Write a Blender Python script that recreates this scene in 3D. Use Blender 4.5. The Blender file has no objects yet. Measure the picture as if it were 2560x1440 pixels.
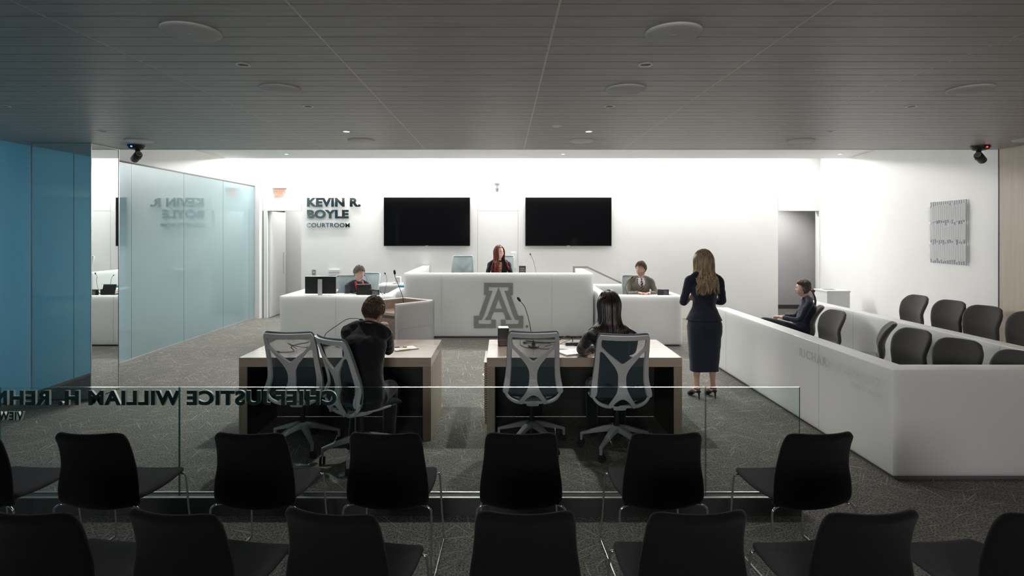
import bpy, bmesh, math, random
from mathutils import Vector, Matrix, noise
random.seed(7)
S = bpy.context.scene
COL = S.collection
PI = math.pi

# ------------------------------------------------------------ camera
# world: X to the right, Y into the room, Z up, floor at 0; camera at (0, 0, CH)
CH = 1.92
F = 1400.0                       # focal length for a 2560 px wide frame
cam = bpy.data.cameras.new('camera'); camo = bpy.data.objects.new('camera', cam); COL.objects.link(camo)
camo.location = (0, 0, CH); camo.rotation_euler = (PI/2, 0, 0)
cam.lens = F/2560*36; cam.sensor_width = 36; cam.shift_x = 21/2560; cam.shift_y = -139/2560
cam.clip_start = 0.02; cam.clip_end = 80
S.camera = camo

def P(u, v, d):                  # point seen at (u, v) of the photo at depth d
    return Vector(((u-1259)*d/F, d, CH-(v-581)*d/F))

# ------------------------------------------------------------ exposure and world
S.view_settings.view_transform = 'Standard'; S.view_settings.look = 'None'
S.view_settings.exposure = 0.0; S.view_settings.gamma = 1.0; S.view_settings.use_curve_mapping = False
w = bpy.data.worlds.new('world'); S.world = w; w.use_nodes = True
w.node_tree.nodes['Background'].inputs[0].default_value = (0.6, 0.7, 0.85, 1)
w.node_tree.nodes['Background'].inputs[1].default_value = 0.05

# ------------------------------------------------------------ large lights
def area(name, loc, rot, sx, sy, power, col=(1, 1, 1), spread=PI):
    l = bpy.data.lights.new(name, 'AREA'); l.shape = 'RECTANGLE'; l.size = sx; l.size_y = sy
    l.energy = power; l.color = col; l.spread = spread
    o = bpy.data.objects.new(name, l); COL.objects.link(o); o.location = loc; o.rotation_euler = rot
    return o
# light line hidden in the ceiling slot that washes the back wall
area('cove_light', (0.6, 12.24, 3.66), (0, 0, 0), 11.8, 0.16, 205, (1, 0.985, 0.96))
area('cove_light.001', (0.3, 12.42, 3.62), (-1.15, 0, 0), 11.0, 0.08, 240, (1, 0.975, 0.94))
# added fill light from behind the gallery; no window stands there
area('rear_fill', (-.25, -3.95, 2.3), (PI/2-.24, 0, -.36), 2.3, 0.9, 74, (1.0, 0.95, 0.96), math.radians(105))
# daylight behind the left glass wall
area('side_daylight', (-7.2, 3.2, 1.6), (0, -PI/2, 0), 2.8, 8.5, 850, (0.60, 0.85, 1.0))

# ------------------------------------------------------------ materials
def mat(name, col, rough=0.5, metal=0.0, spec=0.5, **k):
    m = bpy.data.materials.new(name); m.use_nodes = True
    b = m.node_tree.nodes['Principled BSDF']
    b.inputs['Base Color'].default_value = (*col, 1); b.inputs['Roughness'].default_value = rough
    b.inputs['Metallic'].default_value = metal; b.inputs['Specular IOR Level'].default_value = spec
    for n, v in k.items():
        n = n.replace('_', ' ')
        for i in b.inputs:
            if i.name.lower() == n.lower():
                i.default_value = v
    return m
def nodes(m):
    return m.node_tree.nodes, m.node_tree.links, m.node_tree.nodes['Principled BSDF']
def mixnoise(m, c1, c2, scale=(1, 1, 1), nscale=5.0, detail=4, rough=0.6, bump=0.0, coord='Object', lo=0.35, hi=0.65):
    N, L, b = nodes(m)
    tc = N.new('ShaderNodeTexCoord'); mp = N.new('ShaderNodeMapping'); mp.inputs['Scale'].default_value = scale
    nz = N.new('ShaderNodeTexNoise'); nz.inputs['Scale'].default_value = nscale; nz.inputs['Detail'].default_value = detail
    nz.inputs['Roughness'].default_value = rough
    rp = N.new('ShaderNodeValToRGB'); rp.color_ramp.elements[0].color = (*c1, 1); rp.color_ramp.elements[1].color = (*c2, 1)
    rp.color_ramp.elements[0].position = lo; rp.color_ramp.elements[1].position = hi
    L.new(tc.outputs[coord], mp.inputs[0]); L.new(mp.outputs[0], nz.inputs[0]); L.new(nz.outputs[0], rp.inputs[0])
    L.new(rp.outputs[0], b.inputs['Base Color'])
    if bump:
        bp = N.new('ShaderNodeBump'); bp.inputs['Strength'].default_value = bump; bp.inputs['Distance'].default_value = 0.004
        L.new(nz.outputs[0], bp.inputs['Height']); L.new(bp.outputs[0], b.inputs['Normal'])
    return m

M = {}
M['wall'] = mixnoise(mat('white_paint', (.86, .86, .85), .55), (.84, .845, .84), (.87, .87, .865), nscale=1.5)
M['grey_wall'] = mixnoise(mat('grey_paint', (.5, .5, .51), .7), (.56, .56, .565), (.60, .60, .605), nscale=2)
M['high_ceiling'] = mixnoise(mat('ceiling_paint', (.8, .8, .79), .8), (.78, .78, .77), (.81, .81, .80), nscale=2)
M['corian'] = mat('white_solid_surface', (.80, .81, .80), .32, subsurface_weight=1.0, subsurface_scale=0.11)
M['corian'].node_tree.nodes['Principled BSDF'].inputs['Subsurface Radius'].default_value = (1.0, 1.0, 1.0)
M['corian_joint'] = mat('solid_surface_joint', (.45, .46, .45), .5)
M['emblem_grey'] = mixnoise(mat('emblem_inlay', (.27, .27, .27), .5), (.25, .255, .25), (.28, .285, .28), nscale=12)
M['joint'] = mat('panel_joint', (.42, .42, .42), .7)
M['kick'] = mat('toe_kick', (.12, .12, .12), .6)
M['white_lacquer'] = mat('white_lacquer', (.72, .73, .73), .35)
M['black'] = mat('black_plastic', (.012, .012, .013), .45)
M['black_matte'] = mat('black_rubber', (.01, .01, .01), .8)
M['screen'] = mat('screen_glass', (.004, .004, .005), .06, spec=.35)
M['chrome'] = mat('chrome', (.75, .76, .78), .12, 1.0)
M['steel'] = mat('brushed_steel', (.5, .5, .5), .3, 1.0)
M['nickel'] = mat('satin_nickel', (.42, .41, .38), .4, .6)
M['letter_steel'] = mat('mirror_steel', (.55, .62, .62), .06, 1.0)
M['letter_green'] = mat('letter_metal', (.05, .10, .10), .25, .6); M['letter_side'] = mat('letter_edge', (.55, .60, .57), .4, .3)
M['mirror'] = mat('mirror_glass', (.84, .90, .89), .015, 1.0)
M['frame_alu'] = mat('aluminium_frame', (.62, .62, .60), .35, .8)
M['grey_metal'] = mat('grey_metal_trim', (.10, .105, .11), .5, .3)
M['speaker'] = mixnoise(mat('speaker_grille', (.5, .5, .5), .7), (.66, .66, .65), (.74, .74, .73), nscale=300)
M['trim_ring'] = mat('downlight_ring', (.75, .75, .75), .3)
M['lens'] = mat('downlight_lens', (.12, .13, .14), .1, spec=.8)
M['lit_lens'] = mat('lit_lens', (1, 1, 1), .4, emission_color=(1, .98, .95, 1), emission_strength=6.0)
M['frame_grey'] = mixnoise(mat('chair_frame_grey', (.33, .32, .32), .42), (.54, .54, .53), (.58, .58, .57), nscale=8)
M['base_grey'] = mat('chair_base_grey', (.42, .43, .43), .3)
M['band'] = mat('chair_edge_band', (.11, .15, .17), .6)
M['seat_fabric'] = mixnoise(mat('chair_seat_fabric', (.02, .03, .035), .9), (.018, .026, .03), (.03, .04, .045), nscale=200)
M['frame_lit'] = mat('lit_chair_frame', (.52, .58, .60), .5)  # same chair frame, with the light at the bench painted into its colour
M['g_back'] = mixnoise(mat('black_upholstery', (.006, .006, .007), .95, spec=.1, sheen_weight=.08, sheen_roughness=.5), (.005, .005, .006), (.008, .008, .009), nscale=350)
M['g_seat'] = mixnoise(mat('charcoal_upholstery', (.05, .05, .055), .95, spec=.15), (.062, .062, .068), (.085, .083, .09), nscale=350)
M['j_fab'] = mixnoise(mat('grey_upholstery', (.08, .08, .078), .85, spec=.25, sheen_weight=.35, sheen_roughness=.4), (.072, .072, .07), (.09, .088, .084), nscale=250, bump=.05)
M['paper'] = mat('paper', (.78, .78, .76), .7)
M['yellow'] = mat('yellow_edge', (.7, .6, .15), .6)
M['orange'] = mat('orange_print', (.65, .09, .02), .5)
M['teal'] = mat('teal_plastic', (.03, .3, .4), .4)
M['laptop'] = mat('silver_laptop', (.70, .69, .67), .3, .35)
M['exit_red'] = mat('exit_letters', (.9, .25, .12), .5, emission_color=(1, .28, .13, 1), emission_strength=.75)
M['led_red'] = mat('red_led', (.9, .05, .02), .4, emission_color=(1, .05, .02, 1), emission_strength=3)
M['led_blue'] = mat('blue_led', (.05, .2, .9), .4, emission_color=(.05, .3, 1, 1), emission_strength=3)
M['plate_print'] = mat('white_print', (.6, .6, .6), .6)

# membrane: open mesh, half of it lets light through
def mesh_mat(name, col, op):
    m = bpy.data.materials.new(name); m.use_nodes = True; N = m.node_tree.nodes; L = m.node_tree.links; N.clear()
    o = N.new('ShaderNodeOutputMaterial'); mx = N.new('ShaderNodeMixShader'); t = N.new('ShaderNodeBsdfTransparent')
    d = N.new('ShaderNodeBsdfDiffuse'); d.inputs[0].default_value = (*col, 1)
    tc = N.new('ShaderNodeTexCoord'); nz = N.new('ShaderNodeTexNoise'); nz.inputs['Scale'].default_value = 60
    mr = N.new('ShaderNodeMapRange'); mr.inputs[3].default_value = op-.05; mr.inputs[4].default_value = op+.05
    L.new(tc.outputs['Object'], nz.inputs[0]); L.new(nz.outputs[0], mr.inputs[0]); L.new(mr.outputs[0], mx.inputs[0])
    L.new(t.outputs[0], mx.inputs[1]); L.new(d.outputs[0], mx.inputs[2]); L.new(mx.outputs[0], o.inputs[0])
    return m
M['mesh_dark'] = mesh_mat('suspension_mesh', (.075, .11, .12), .5)
M['mesh_lit'] = mesh_mat('lit_suspension_mesh', (.50, .60, .63), .66)  # lit copy of the dark mesh, its brightness put into the colour

# clear architectural glass: transparent with a Fresnel reflection
def clear_glass(name, tint, ior=1.5):
    m = bpy.data.materials.new(name); m.use_nodes = True; N = m.node_tree.nodes; L = m.node_tree.links; N.clear()
    o = N.new('ShaderNodeOutputMaterial'); mx = N.new('ShaderNodeMixShader'); t = N.new('ShaderNodeBsdfTransparent')
    t.inputs[0].default_value = (*tint, 1); g = N.new('ShaderNodeBsdfGlossy'); g.inputs['Roughness'].default_value = 0.0
    g.inputs[0].default_value = (1, 1, 1, 1)
    f = N.new('ShaderNodeFresnel'); f.inputs[0].default_value = ior
    geo = N.new('ShaderNodeNewGeometry'); mm = N.new('ShaderNodeMath'); mm.operation = 'SUBTRACT'; mm.inputs[0].default_value = 1
    ml = N.new('ShaderNodeMath'); ml.operation = 'MULTIPLY'
    L.new(geo.outputs['Backfacing'], mm.inputs[1]); L.new(f.outputs[0], ml.inputs[0]); L.new(mm.outputs[0], ml.inputs[1])
    L.new(ml.outputs[0], mx.inputs[0]); L.new(t.outputs[0], mx.inputs[1]); L.new(g.outputs[0], mx.inputs[2]); L.new(mx.outputs[0], o.inputs[0])
    return m
M['rail_glass'] = clear_glass('rail_glass', (.92, .96, .95))
M['glass_edge'] = mat('polished_glass_edge', (.95, 1.0, .99), .12, 1.0)
M['glass_seam'] = mat('glass_seam_edge', (.10, .22, .22), .2, .3)
M['acrylic'] = clear_glass('clear_acrylic', (.95, .965, .965), 1.49)
M['acrylic_letter'] = clear_glass('acrylic_letter', (.985, .99, .99), 2.0)
M['acrylic_frost'] = mesh_mat('frosted_acrylic', (.93, .95, .95), .42)
M['acrylic_edge'] = mat('acrylic_edge', (.66, .69, .73), .25)

# back-painted glass cladding of the left wall
def blue_glass():
    m = bpy.data.materials.new('blue_back_painted_glass'); m.use_nodes = True; N = m.node_tree.nodes; L = m.node_tree.links; N.clear()
    o = N.new('ShaderNodeOutputMaterial'); d = N.new('ShaderNodeBsdfDiffuse'); tr = N.new('ShaderNodeBsdfTranslucent')
    tc = N.new('ShaderNodeTexCoord'); nz = N.new('ShaderNodeTexNoise'); nz.inputs['Scale'].default_value = .6
    rp = N.new('ShaderNodeValToRGB'); rp.color_ramp.elements[0].color = (.36, .50, .53, 1); rp.color_ramp.elements[1].color = (.40, .54, .57, 1)
    L.new(tc.outputs['Object'], nz.inputs[0]); L.new(nz.outputs[0], rp.inputs[0]); L.new(rp.outputs[0], d.inputs[0])
    tr.inputs[0].default_value = (.42, .70, .80, 1)
    m1 = N.new('ShaderNodeMixShader'); m1.inputs[0].default_value = .36
    g = N.new('ShaderNodeBsdfGlossy'); g.inputs['Roughness'].default_value = .0; g.inputs[0].default_value = (.9, 1, 1, 1)
    f = N.new('ShaderNodeFresnel'); f.inputs[0].default_value = 2.1; m2 = N.new('ShaderNodeMixShader')
    L.new(d.outputs[0], m1.inputs[1]); L.new(tr.outputs[0], m1.inputs[2]); L.new(m1.outputs[0], m2.inputs[1]); L.new(g.outputs[0], m2.inputs[2])
    L.new(f.outputs[0], m2.inputs[0]); L.new(m2.outputs[0], o.inputs[0])
    return m
M['blue_glass'] = blue_glass()

def wood(name, c1, c2, axis, gloss=.3, coat=0.0, dens=1.0):
    m = mat(name, c1, gloss, coat_weight=coat, coat_roughness=.12)
    sc = [38*dens, 38*dens, 38*dens]; sc[axis] = 1.3
    mixnoise(m, c1, c2, scale=tuple(sc), nscale=1.0, detail=6, rough=.65, bump=.03, lo=.3, hi=.7)
    return m
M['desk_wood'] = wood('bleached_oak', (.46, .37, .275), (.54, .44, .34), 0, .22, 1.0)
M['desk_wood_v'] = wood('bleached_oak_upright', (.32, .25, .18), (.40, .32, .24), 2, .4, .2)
M['podium_wood'] = wood('podium_oak', (.30, .22, .17), (.37, .28, .22), 0, .45)
M['wall_wood'] = wood('oak_wall_panel', (.58, .50, .41), (.66, .58, .48), 2, .5)
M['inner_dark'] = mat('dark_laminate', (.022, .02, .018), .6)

def slat_mat():
    m = mat('grey_wood_slat', (.3, .3, .3), .40)
    mixnoise(m, (.38, .37, .355), (.48, .47, .45), scale=(2.2, 30, 30), nscale=1.0, detail=6, rough=.7, bump=.02)
    return m
M['slat'] = slat_mat()
M['slat_void'] = mat('ceiling_void', (.012, .012, .012), .9)
M['tstrip'] = mat('ceiling_joint_strip', (.65, .62, .56), .4, .2)

def carpet():
    m = mat('patterned_carpet', (.1, .1, .09), .97, spec=.1)
    N, L, b = nodes(m)
    tc = N.new('ShaderNodeTexCoord')
    fine = N.new('ShaderNodeTexNoise'); fine.inputs['Scale'].default_value = 85; fine.inputs['Detail'].default_value = 3
    rp = N.new('ShaderNodeValToRGB'); rp.color_ramp.elements[0].position = .36; rp.color_ramp.elements[1].position = .64
    rp.color_ramp.elements[0].color = (.07, .071, .068, 1); rp.color_ramp.elements[1].color = (.30, .29, .262, 1)
    L.new(tc.outputs['Object'], fine.inputs[0]); L.new(fine.outputs[0], rp.inputs[0])
    acc = None
    for i, (a, sx, sy, th) in enumerate([(.25, 2.6, 75, .735), (.95, 3.2, 85, .74), (1.7, 2.9, 72, .735), (2.3, 2.4, 80, .74), (2.85, 3.0, 90, .735), (.6, 2.2, 95, .745)]):
        mp = N.new('ShaderNodeMapping'); mp.vector_type = 'TEXTURE'
        mp.inputs['Rotation'].default_value = (0, 0, a); mp.inputs['Scale'].default_value = (1/sx, 1/sy, 1)
        mp.inputs['Location'].default_value = (i*3.1, i*1.7, 0)
        n = N.new('ShaderNodeTexNoise'); n.inputs['Scale'].default_value = 1.0; n.inputs['Detail'].default_value = 0; n.inputs['Distortion'].default_value = .35
        mr = N.new('ShaderNodeMapRange'); mr.inputs[1].default_value = th; mr.inputs[2].default_value = th+.05
        L.new(tc.outputs['Object'], mp.inputs[0]); L.new(mp.outputs[0], n.inputs[0]); L.new(n.outputs[0], mr.inputs[0])
        if acc is None: acc = mr.outputs[0]
        else:
            mx = N.new('ShaderNodeMath'); mx.operation = 'MAXIMUM'; L.new(acc, mx.inputs[0]); L.new(mr.outputs[0], mx.inputs[1]); acc = mx.outputs[0]
    mc = N.new('ShaderNodeMix'); mc.data_type = 'RGBA'
    ml = N.new('ShaderNodeMath'); ml.operation = 'MULTIPLY'; ml.inputs[1].default_value = .75; L.new(acc, ml.inputs[0])
    L.new(ml.outputs[0], mc.inputs['Factor']); L.new(rp.outputs[0], mc.inputs['A']); mc.inputs['B'].default_value = (.42, .39, .33, 1)
    L.new(mc.outputs['Result'], b.inputs['Base Color'])
    bp = N.new('ShaderNodeBump'); bp.inputs['Strength'].default_value = .35; bp.inputs['Distance'].default_value = .004
    L.new(fine.outputs[0], bp.inputs['Height']); L.new(bp.outputs[0], b.inputs['Normal'])
    return m
M['carpet'] = carpet()

# ------------------------------------------------------------ mesh tools
def box(bm, x0, x1, y0, y1, z0, z1, mi=0, bev=0.0):
    vs = [bm.verts.new(c) for c in ((x0,y0,z0),(x1,y0,z0),(x1,y1,z0),(x0,y1,z0),(x0,y0,z1),(x1,y0,z1),(x1,y1,z1),(x0,y1,z1))]
    fs = [bm.faces.new([vs[i] for i in f]) for f in ((0,3,2,1),(4,5,6,7),(0,1,5,4),(1,2,6,5),(2,3,7,6),(3,0,4,7))]
    for f in fs: f.material_index = mi
    if bev:
        es = list({e for f in fs for e in f.edges})
        r = bmesh.ops.bevel(bm, geom=es, offset=bev, segments=2, affect='EDGES', profile=.6)
        for f in r['faces']: f.material_index = mi
    return fs
def obox(bm, c, hx, hy, hz, rot, bev=0.0, mi=0):     # box with a rotation about its centre
    n0 = len(bm.verts); box(bm, -hx, hx, -hy, hy, -hz, hz, mi, bev)
    bm.verts.ensure_lookup_table()
    m = Matrix.Translation(c) @ rot.to_4x4()
    for v in bm.verts[n0:]: v.co = m @ v.co
def prism(bm, pts, z0, z1, mi=0, bev=0):
    a = [bm.verts.new((p[0], p[1], z0)) for p in pts]; b = [bm.verts.new((p[0], p[1], z1)) for p in pts]
    n = len(pts); fs = [bm.faces.new(a[::-1]), bm.faces.new(b)]
    for i in range(n): fs.append(bm.faces.new((a[i], a[(i+1) % n], b[(i+1) % n], b[i])))
    for f in fs: f.material_index = mi
    if bev: bmesh.ops.bevel(bm, geom=list({e for f in fs for e in f.edges}), offset=bev, segments=2, affect='EDGES', profile=.6)
    return fs
def ringloop(bm, rings, mi=0, caps=True, closed=False):
    R = [[bm.verts.new(p) for p in r] for r in rings]
    n = len(R[0]); m = len(R)
    for i in range(m if closed else m-1):
        A, B = R[i], R[(i+1) % m]
        for k in range(n):
            f = bm.faces.new((A[k], A[(k+1) % n], B[(k+1) % n], B[k])); f.material_index = mi; f.smooth = True
    if caps and not closed:
        bm.faces.new(R[0][::-1]).material_index = mi; bm.faces.new(R[-1]).material_index = mi
    return R
def crom(pts, sub):
    pts = [Vector(p) for p in pts]
    if len(pts) < 3 or sub < 2: return pts
    out = []
    for i in range(len(pts)-1):
        p0 = pts[max(i-1, 0)]; p1 = pts[i]; p2 = pts[i+1]; p3 = pts[min(i+2, len(pts)-1)]
        for s in range(sub):
            t = s/sub
            out.append(.5*((2*p1)+(p2-p0)*t+(2*p0-5*p1+4*p2-p3)*t*t+(3*p1-p0-3*p2+p3)*t*t*t))
    out.append(pts[-1]); return out
def loft(bm, pts, rad, xref=(1, 0, 0), n=16, sub=3, mi=0, sq=2.0):
    """elliptic tube; rad: list of (rx, ry) or floats; rx along xref"""
    rad = [Vector((r, r, 0)) if isinstance(r, (int, float)) else Vector((r[0], r[1], 0)) for r in rad]
    if len(rad) == 1: rad = rad*len(pts)
    C = crom(pts, sub); R = crom(rad, sub)
    if len(C) != len(R): R = R[:len(C)]
    xr = Vector(xref); rings = []
    side = None
    for i, c in enumerate(C):
        t = (C[min(i+1, len(C)-1)]-C[max(i-1, 0)]).normalized()
        s = xr-t*xr.dot(t)
        if s.length < .15 and side: s = side-t*side.dot(t)
        if s.length < 1e-4: s = t.orthogonal()
        s.normalize(); side = s; o = t.cross(s)
        ring = []
        for k in range(n):
            a = 2*PI*k/n; ca, sa = math.cos(a), math.sin(a)
            if sq != 2.0:
                ca = math.copysign(abs(ca)**(2/sq), ca); sa = math.copysign(abs(sa)**(2/sq), sa)
            ring.append(c+s*(R[i].x*ca)+o*(R[i].y*sa))
        rings.append(ring)
    return ringloop(bm, rings, mi)
def tube(bm, pts, r, n=8, sub=4, mi=0):
    return loft(bm, pts, [r]*len(pts) if isinstance(r, (int, float)) else r, (.3, .5, .81), n, sub, mi)
def cyl(bm, p0, p1, r0, r1=None, n=24, mi=0):
    return loft(bm, [p0, p1], [r0, r0 if r1 is None else r1], (.3, .5, .81) if abs((Vector(p1)-Vector(p0)).normalized().dot(Vector((.3, .5, .81)))) < .9 else (1, 0, 0), n, 1, mi)
def lathe(bm, prof, c=(0, 0, 0), n=32, mi=0):
    c = Vector(c)
    return ringloop(bm, [[c+Vector((r*math.cos(2*PI*k/n), r*math.sin(2*PI*k/n), z)) for k in range(n)] for r, z in prof], mi)
def ball(bm, c, rx, ry=None, rz=None, n=16, mi=0, rot=None):
    ry = rx if ry is None else ry; rz = rx if rz is None else rz
    vs = bmesh.ops.create_uvsphere(bm, u_segments=n, v_segments=max(8, n*2//3), radius=1)['verts']
    for v in vs:
        p = Vector((v.co.x*rx, v.co.y*ry, v.co.z*rz))
        if rot: p = rot @ p
        v.co = p+Vector(c)
        for f in v.link_faces: f.smooth = True; f.material_index = mi
    return vs
def NB(): return bmesh.new()
def obj(name, bm, mats, parent=None, smooth=None, loc=None, rot=None):
    bmesh.ops.recalc_face_normals(bm, faces=bm.faces)
    me = bpy.data.meshes.new(name); bm.to_mesh(me); bm.free()
    for m in (mats if isinstance(mats, (list, tuple)) else [mats]): me.materials.append(m)
    if smooth is not None:
        for p in me.polygons: p.use_smooth = True
        me.set_sharp_from_angle(angle=math.radians(smooth))
    o = bpy.data.objects.new(name, me); COL.objects.link(o)
    if loc: o.location = loc
    if rot: o.rotation_euler = rot
    if parent: o.parent = parent
    return o
def thing(name, label, cat, loc=(0, 0, 0), rz=0, group=None):
    o = bpy.data.objects.new(name, None); COL.objects.link(o); o.location = loc; o.rotation_euler = (0, 0, rz)
    o.empty_display_size = .1
    o['label'] = label; o['category'] = cat
    if group: o['group'] = group
    return o
def tag(o, label, cat, group=None):
    o['label'] = label; o['category'] = cat
    if group: o['group'] = group
    return o
def struct(name, bm, m, **k):
    o = obj(name, bm, m, **k); o['kind'] = 'structure'; return o
def kids(o): return [c for c in bpy.data.objects if c.parent == o]
def dup(root, loc, rz, label, group=None):
    def cp(o, par):
        c = o.copy(); COL.objects.link(c)
        if par: c.parent = par; c.matrix_parent_inverse = o.matrix_parent_inverse
        for ch in kids(o): cp(ch, c)
        return c
    r = cp(root, None); r.location = loc; r.rotation_euler = (0, 0, rz); r['label'] = label
    if group: r['group'] = group
    return r
def bake(o, mods):
    """apply a list of modifiers to o in place"""
    for kind, props in mods:
        md = o.modifiers.new(kind.lower(), kind)
        for k, v in props.items(): setattr(md, k, v)
    dg = bpy.context.evaluated_depsgraph_get(); dg.update()
    me = bpy.data.meshes.new_from_object(o.evaluated_get(dg))
    o.modifiers.clear(); old = o.data; ms = list(old.materials); o.data = me; bpy.data.meshes.remove(old)
    me.name = o.name
    if not len(me.materials):
        for m in ms: me.materials.append(m)
    return o
def text_mesh(name, body, width, cap, depth, m, parent, bold=.03, spacing=1.0, mirror=False, align='L', side=None, loc=(0, 0, 0), rz=0.0):
    """flat lettering in the local XZ plane, front face towards -Y, baseline at z=0"""
    cu = bpy.data.curves.new(name, 'FONT'); cu.body = body; cu.extrude = .5; cu.offset = bold; cu.space_character = spacing; cu.size = 1
    cu.resolution_u = 6
    o = bpy.data.objects.new(name, cu); COL.objects.link(o)
    dg = bpy.context.evaluated_depsgraph_get(); dg.update()
    me = bpy.data.meshes.new_from_object(o.evaluated_get(dg)); bpy.data.objects.remove(o)
    xs = [v.co.x for v in me.vertices]; ys = [v.co.y for v in me.vertices]
    x0, x1 = min(xs), max(xs)
    # lift letters that hang below the baseline (the J of this font)
    b_ = NB(); b_.from_mesh(me); seen = set()
    for v0 in b_.verts:
        if v0 in seen: continue
        isl = [v0]; seen.add(v0); q = 0
        while q < len(isl):
            for e_ in isl[q].link_edges:
                o_ = e_.other_vert(isl[q])
                if o_ not in seen: seen.add(o_); isl.append(o_)
            q += 1
        lo = min(v.co.y for v in isl); hi = max(v.co.y for v in isl)
        if lo < -.09 and hi > .5:
            for v in isl: v.co.y = (v.co.y-lo)/(hi-lo)*(hi+bold)-bold
    b_.to_mesh(me); b_.free()
    # capital height of this font with the offset
    ch_ = .72+2*bold*.9
    sx = width/(x1-x0) if width else cap/ch_; sy = cap/ch_
    for v in me.vertices:
        x = (v.co.x-x0)*sx
        if align == 'R': x -= (x1-x0)*sx
        if mirror: x = -x
        y = -v.co.z*depth
        v.co = Vector((x, y, (v.co.y+bold*.9)*sy))
    if mirror: me.flip_normals()
    # one object per letter
    b_ = NB(); b_.from_mesh(me); bpy.data.meshes.remove(me); seen = set(); isls = []
    for v0 in b_.verts:
        if v0 in seen: continue
        isl = [v0]; seen.add(v0); q = 0
        while q < len(isl):
            for e_ in isl[q].link_edges:
                o_ = e_.other_vert(isl[q])
                if o_ not in seen: seen.add(o_); isl.append(o_)
            q += 1
        isls.append(isl)
    X = Matrix.Translation(loc) @ Matrix.Rotation(rz, 4, 'Z')
    for isl in isls:
        nb = NB(); mp_ = {v: nb.verts.new(v.co) for v in isl}; fs_ = {f for v in isl for f in v.link_faces}
        for f in fs_:
            try: nf = nb.faces.new([mp_[v] for v in f.verts])
            except ValueError: continue
            f.normal_update(); nf.material_index = 1 if side and abs(f.normal.y) < .7 else 0
        c_ = sum((v.co for v in nb.verts), Vector())/len(nb.verts)
        for v in nb.verts: v.co -= c_
        me2 = bpy.data.meshes.new(name); nb.to_mesh(me2); nb.free(); me2.materials.append(m)
        if side: me2.materials.append(side)
        o = bpy.data.objects.new(name, me2); COL.objects.link(o); o.parent = parent; o.location = X @ c_; o.rotation_euler = (0, 0, rz)
    b_.free()

# ============================================================ ROOM SHELL
CZ = 2.94          # slatted ceiling height
SE = 6.87          # where the slatted ceiling ends
BW = 12.56         # back wall
HZ = 3.40          # high white ceiling
GX = -5.55         # left glass wall
WX = 6.07          # right wood wall
bm = NB(); box(bm, -8.5, 9.5, -4.2, 16.5, -.1, 0); struct('floor', bm, M['carpet'])

# slatted ceiling: boards with open joints, metal strips between the bays
bm = NB()
bays = [.25+1.21*k for k in range(-6, 7)]
xs = [-7.2]+[b for b in bays if -7.2 < b < WX]+[WX+.02]
y = SE
while y > -4.2:
    for i in range(len(xs)-1):
        box(bm, xs[i]+.006, xs[i+1]-.006, y-.134, y, CZ, CZ+.02)
    y -= .141
box(bm, -7.2, WX+.02, -4.2, SE, CZ+.03, CZ+.06, 1)
box(bm, -7.2, WX+.02, SE, SE+.012, CZ-.004, CZ+.06, 2)
for b in xs[1:-1]: box(bm, b-.006, b+.006, -4.2, SE, CZ+.001, CZ+.02, 2)
struct('ceiling', bm, [M['slat'], M['slat_void'], M['tstrip']])

# high white ceiling with the wall-wash slot along the back wall
bm = NB()
box(bm, -7.3, 8, SE+.012, 11.2, HZ, HZ+.08)
box(bm, -7.3, 8, SE+.012, SE+.06, CZ+.06, HZ)
box(bm, -7.3, 8, 11.14, 11.2, HZ+.08, 3.95)
box(bm, -7.3, 8, 11.14, BW+.1, 3.95, 4.02)
struct('ceiling.001', bm, M['high_ceiling'])

# back wall with two openings
def wall_y(bm, x0, x1, z0, z1, y0=BW, t=.15, mi=0): box(bm, x0, x1, y0, y0+t, z0, z1, mi)
LO = (-5.30, -4.54); RO = (6.155, 7.075); DH = 2.405
bm = NB()
wall_y(bm, -7.3, LO[0], 0, 4); wall_y(bm, LO[0], LO[1], DH, 4); wall_y(bm, LO[1], RO[0], 0, 4)
wall_y(bm, RO[0], RO[1], DH, 4); wall_y(bm, RO[1], 8, 0, 4)
for x in (LO[0]-.105, LO[1]+.01, -.583, .323, RO[0]-.004): box(bm, x-.003, x+.003, BW-.0015, BW+.01, 0 if abs(x) < 1 else DH, 3.95, 1)
for x0, x1 in ((-.583, .323),): box(bm, x0, x1, BW-.0015, BW+.01, DH-.003, DH+.003, 1)
struct('wall_back', bm, [M['wall'], M['joint']])

# right wall, splayed: from the back corner to the end of the slatted ceiling
ra = Vector((7.10, BW)); rb = Vector((6.20, 7.0))
rd = (rb-ra).normalized(); rn = Vector((-rd.y, rd.x)); rn = rn if rn.x > 0 else -rn
bm = NB(); pts = [ra, rb, rb+rn*.15, ra+rn*.15+Vector((.3, 0))]
prism(bm, [(p.x, p.y) for p in pts], 0, 4); struct('wall_right', bm, M['wall'])
# wood wall beside the gallery, with board joints
bm = NB()
box(bm, WX, WX+.12, -4.2, 6.86, 0, CZ)
struct('wall_wood', bm, M['wall_wood'])
bm = NB(); box(bm, WX-.005, WX+.14, 6.86, 6.87, 0, CZ+.02)
struct('trim_1', bm, M['grey_metal'])
bm = NB(); box(bm, WX-.001, WX+.13, 6.885, 7.0, CZ+.02, 4); struct('wall_return', bm, M['wall'])

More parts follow.
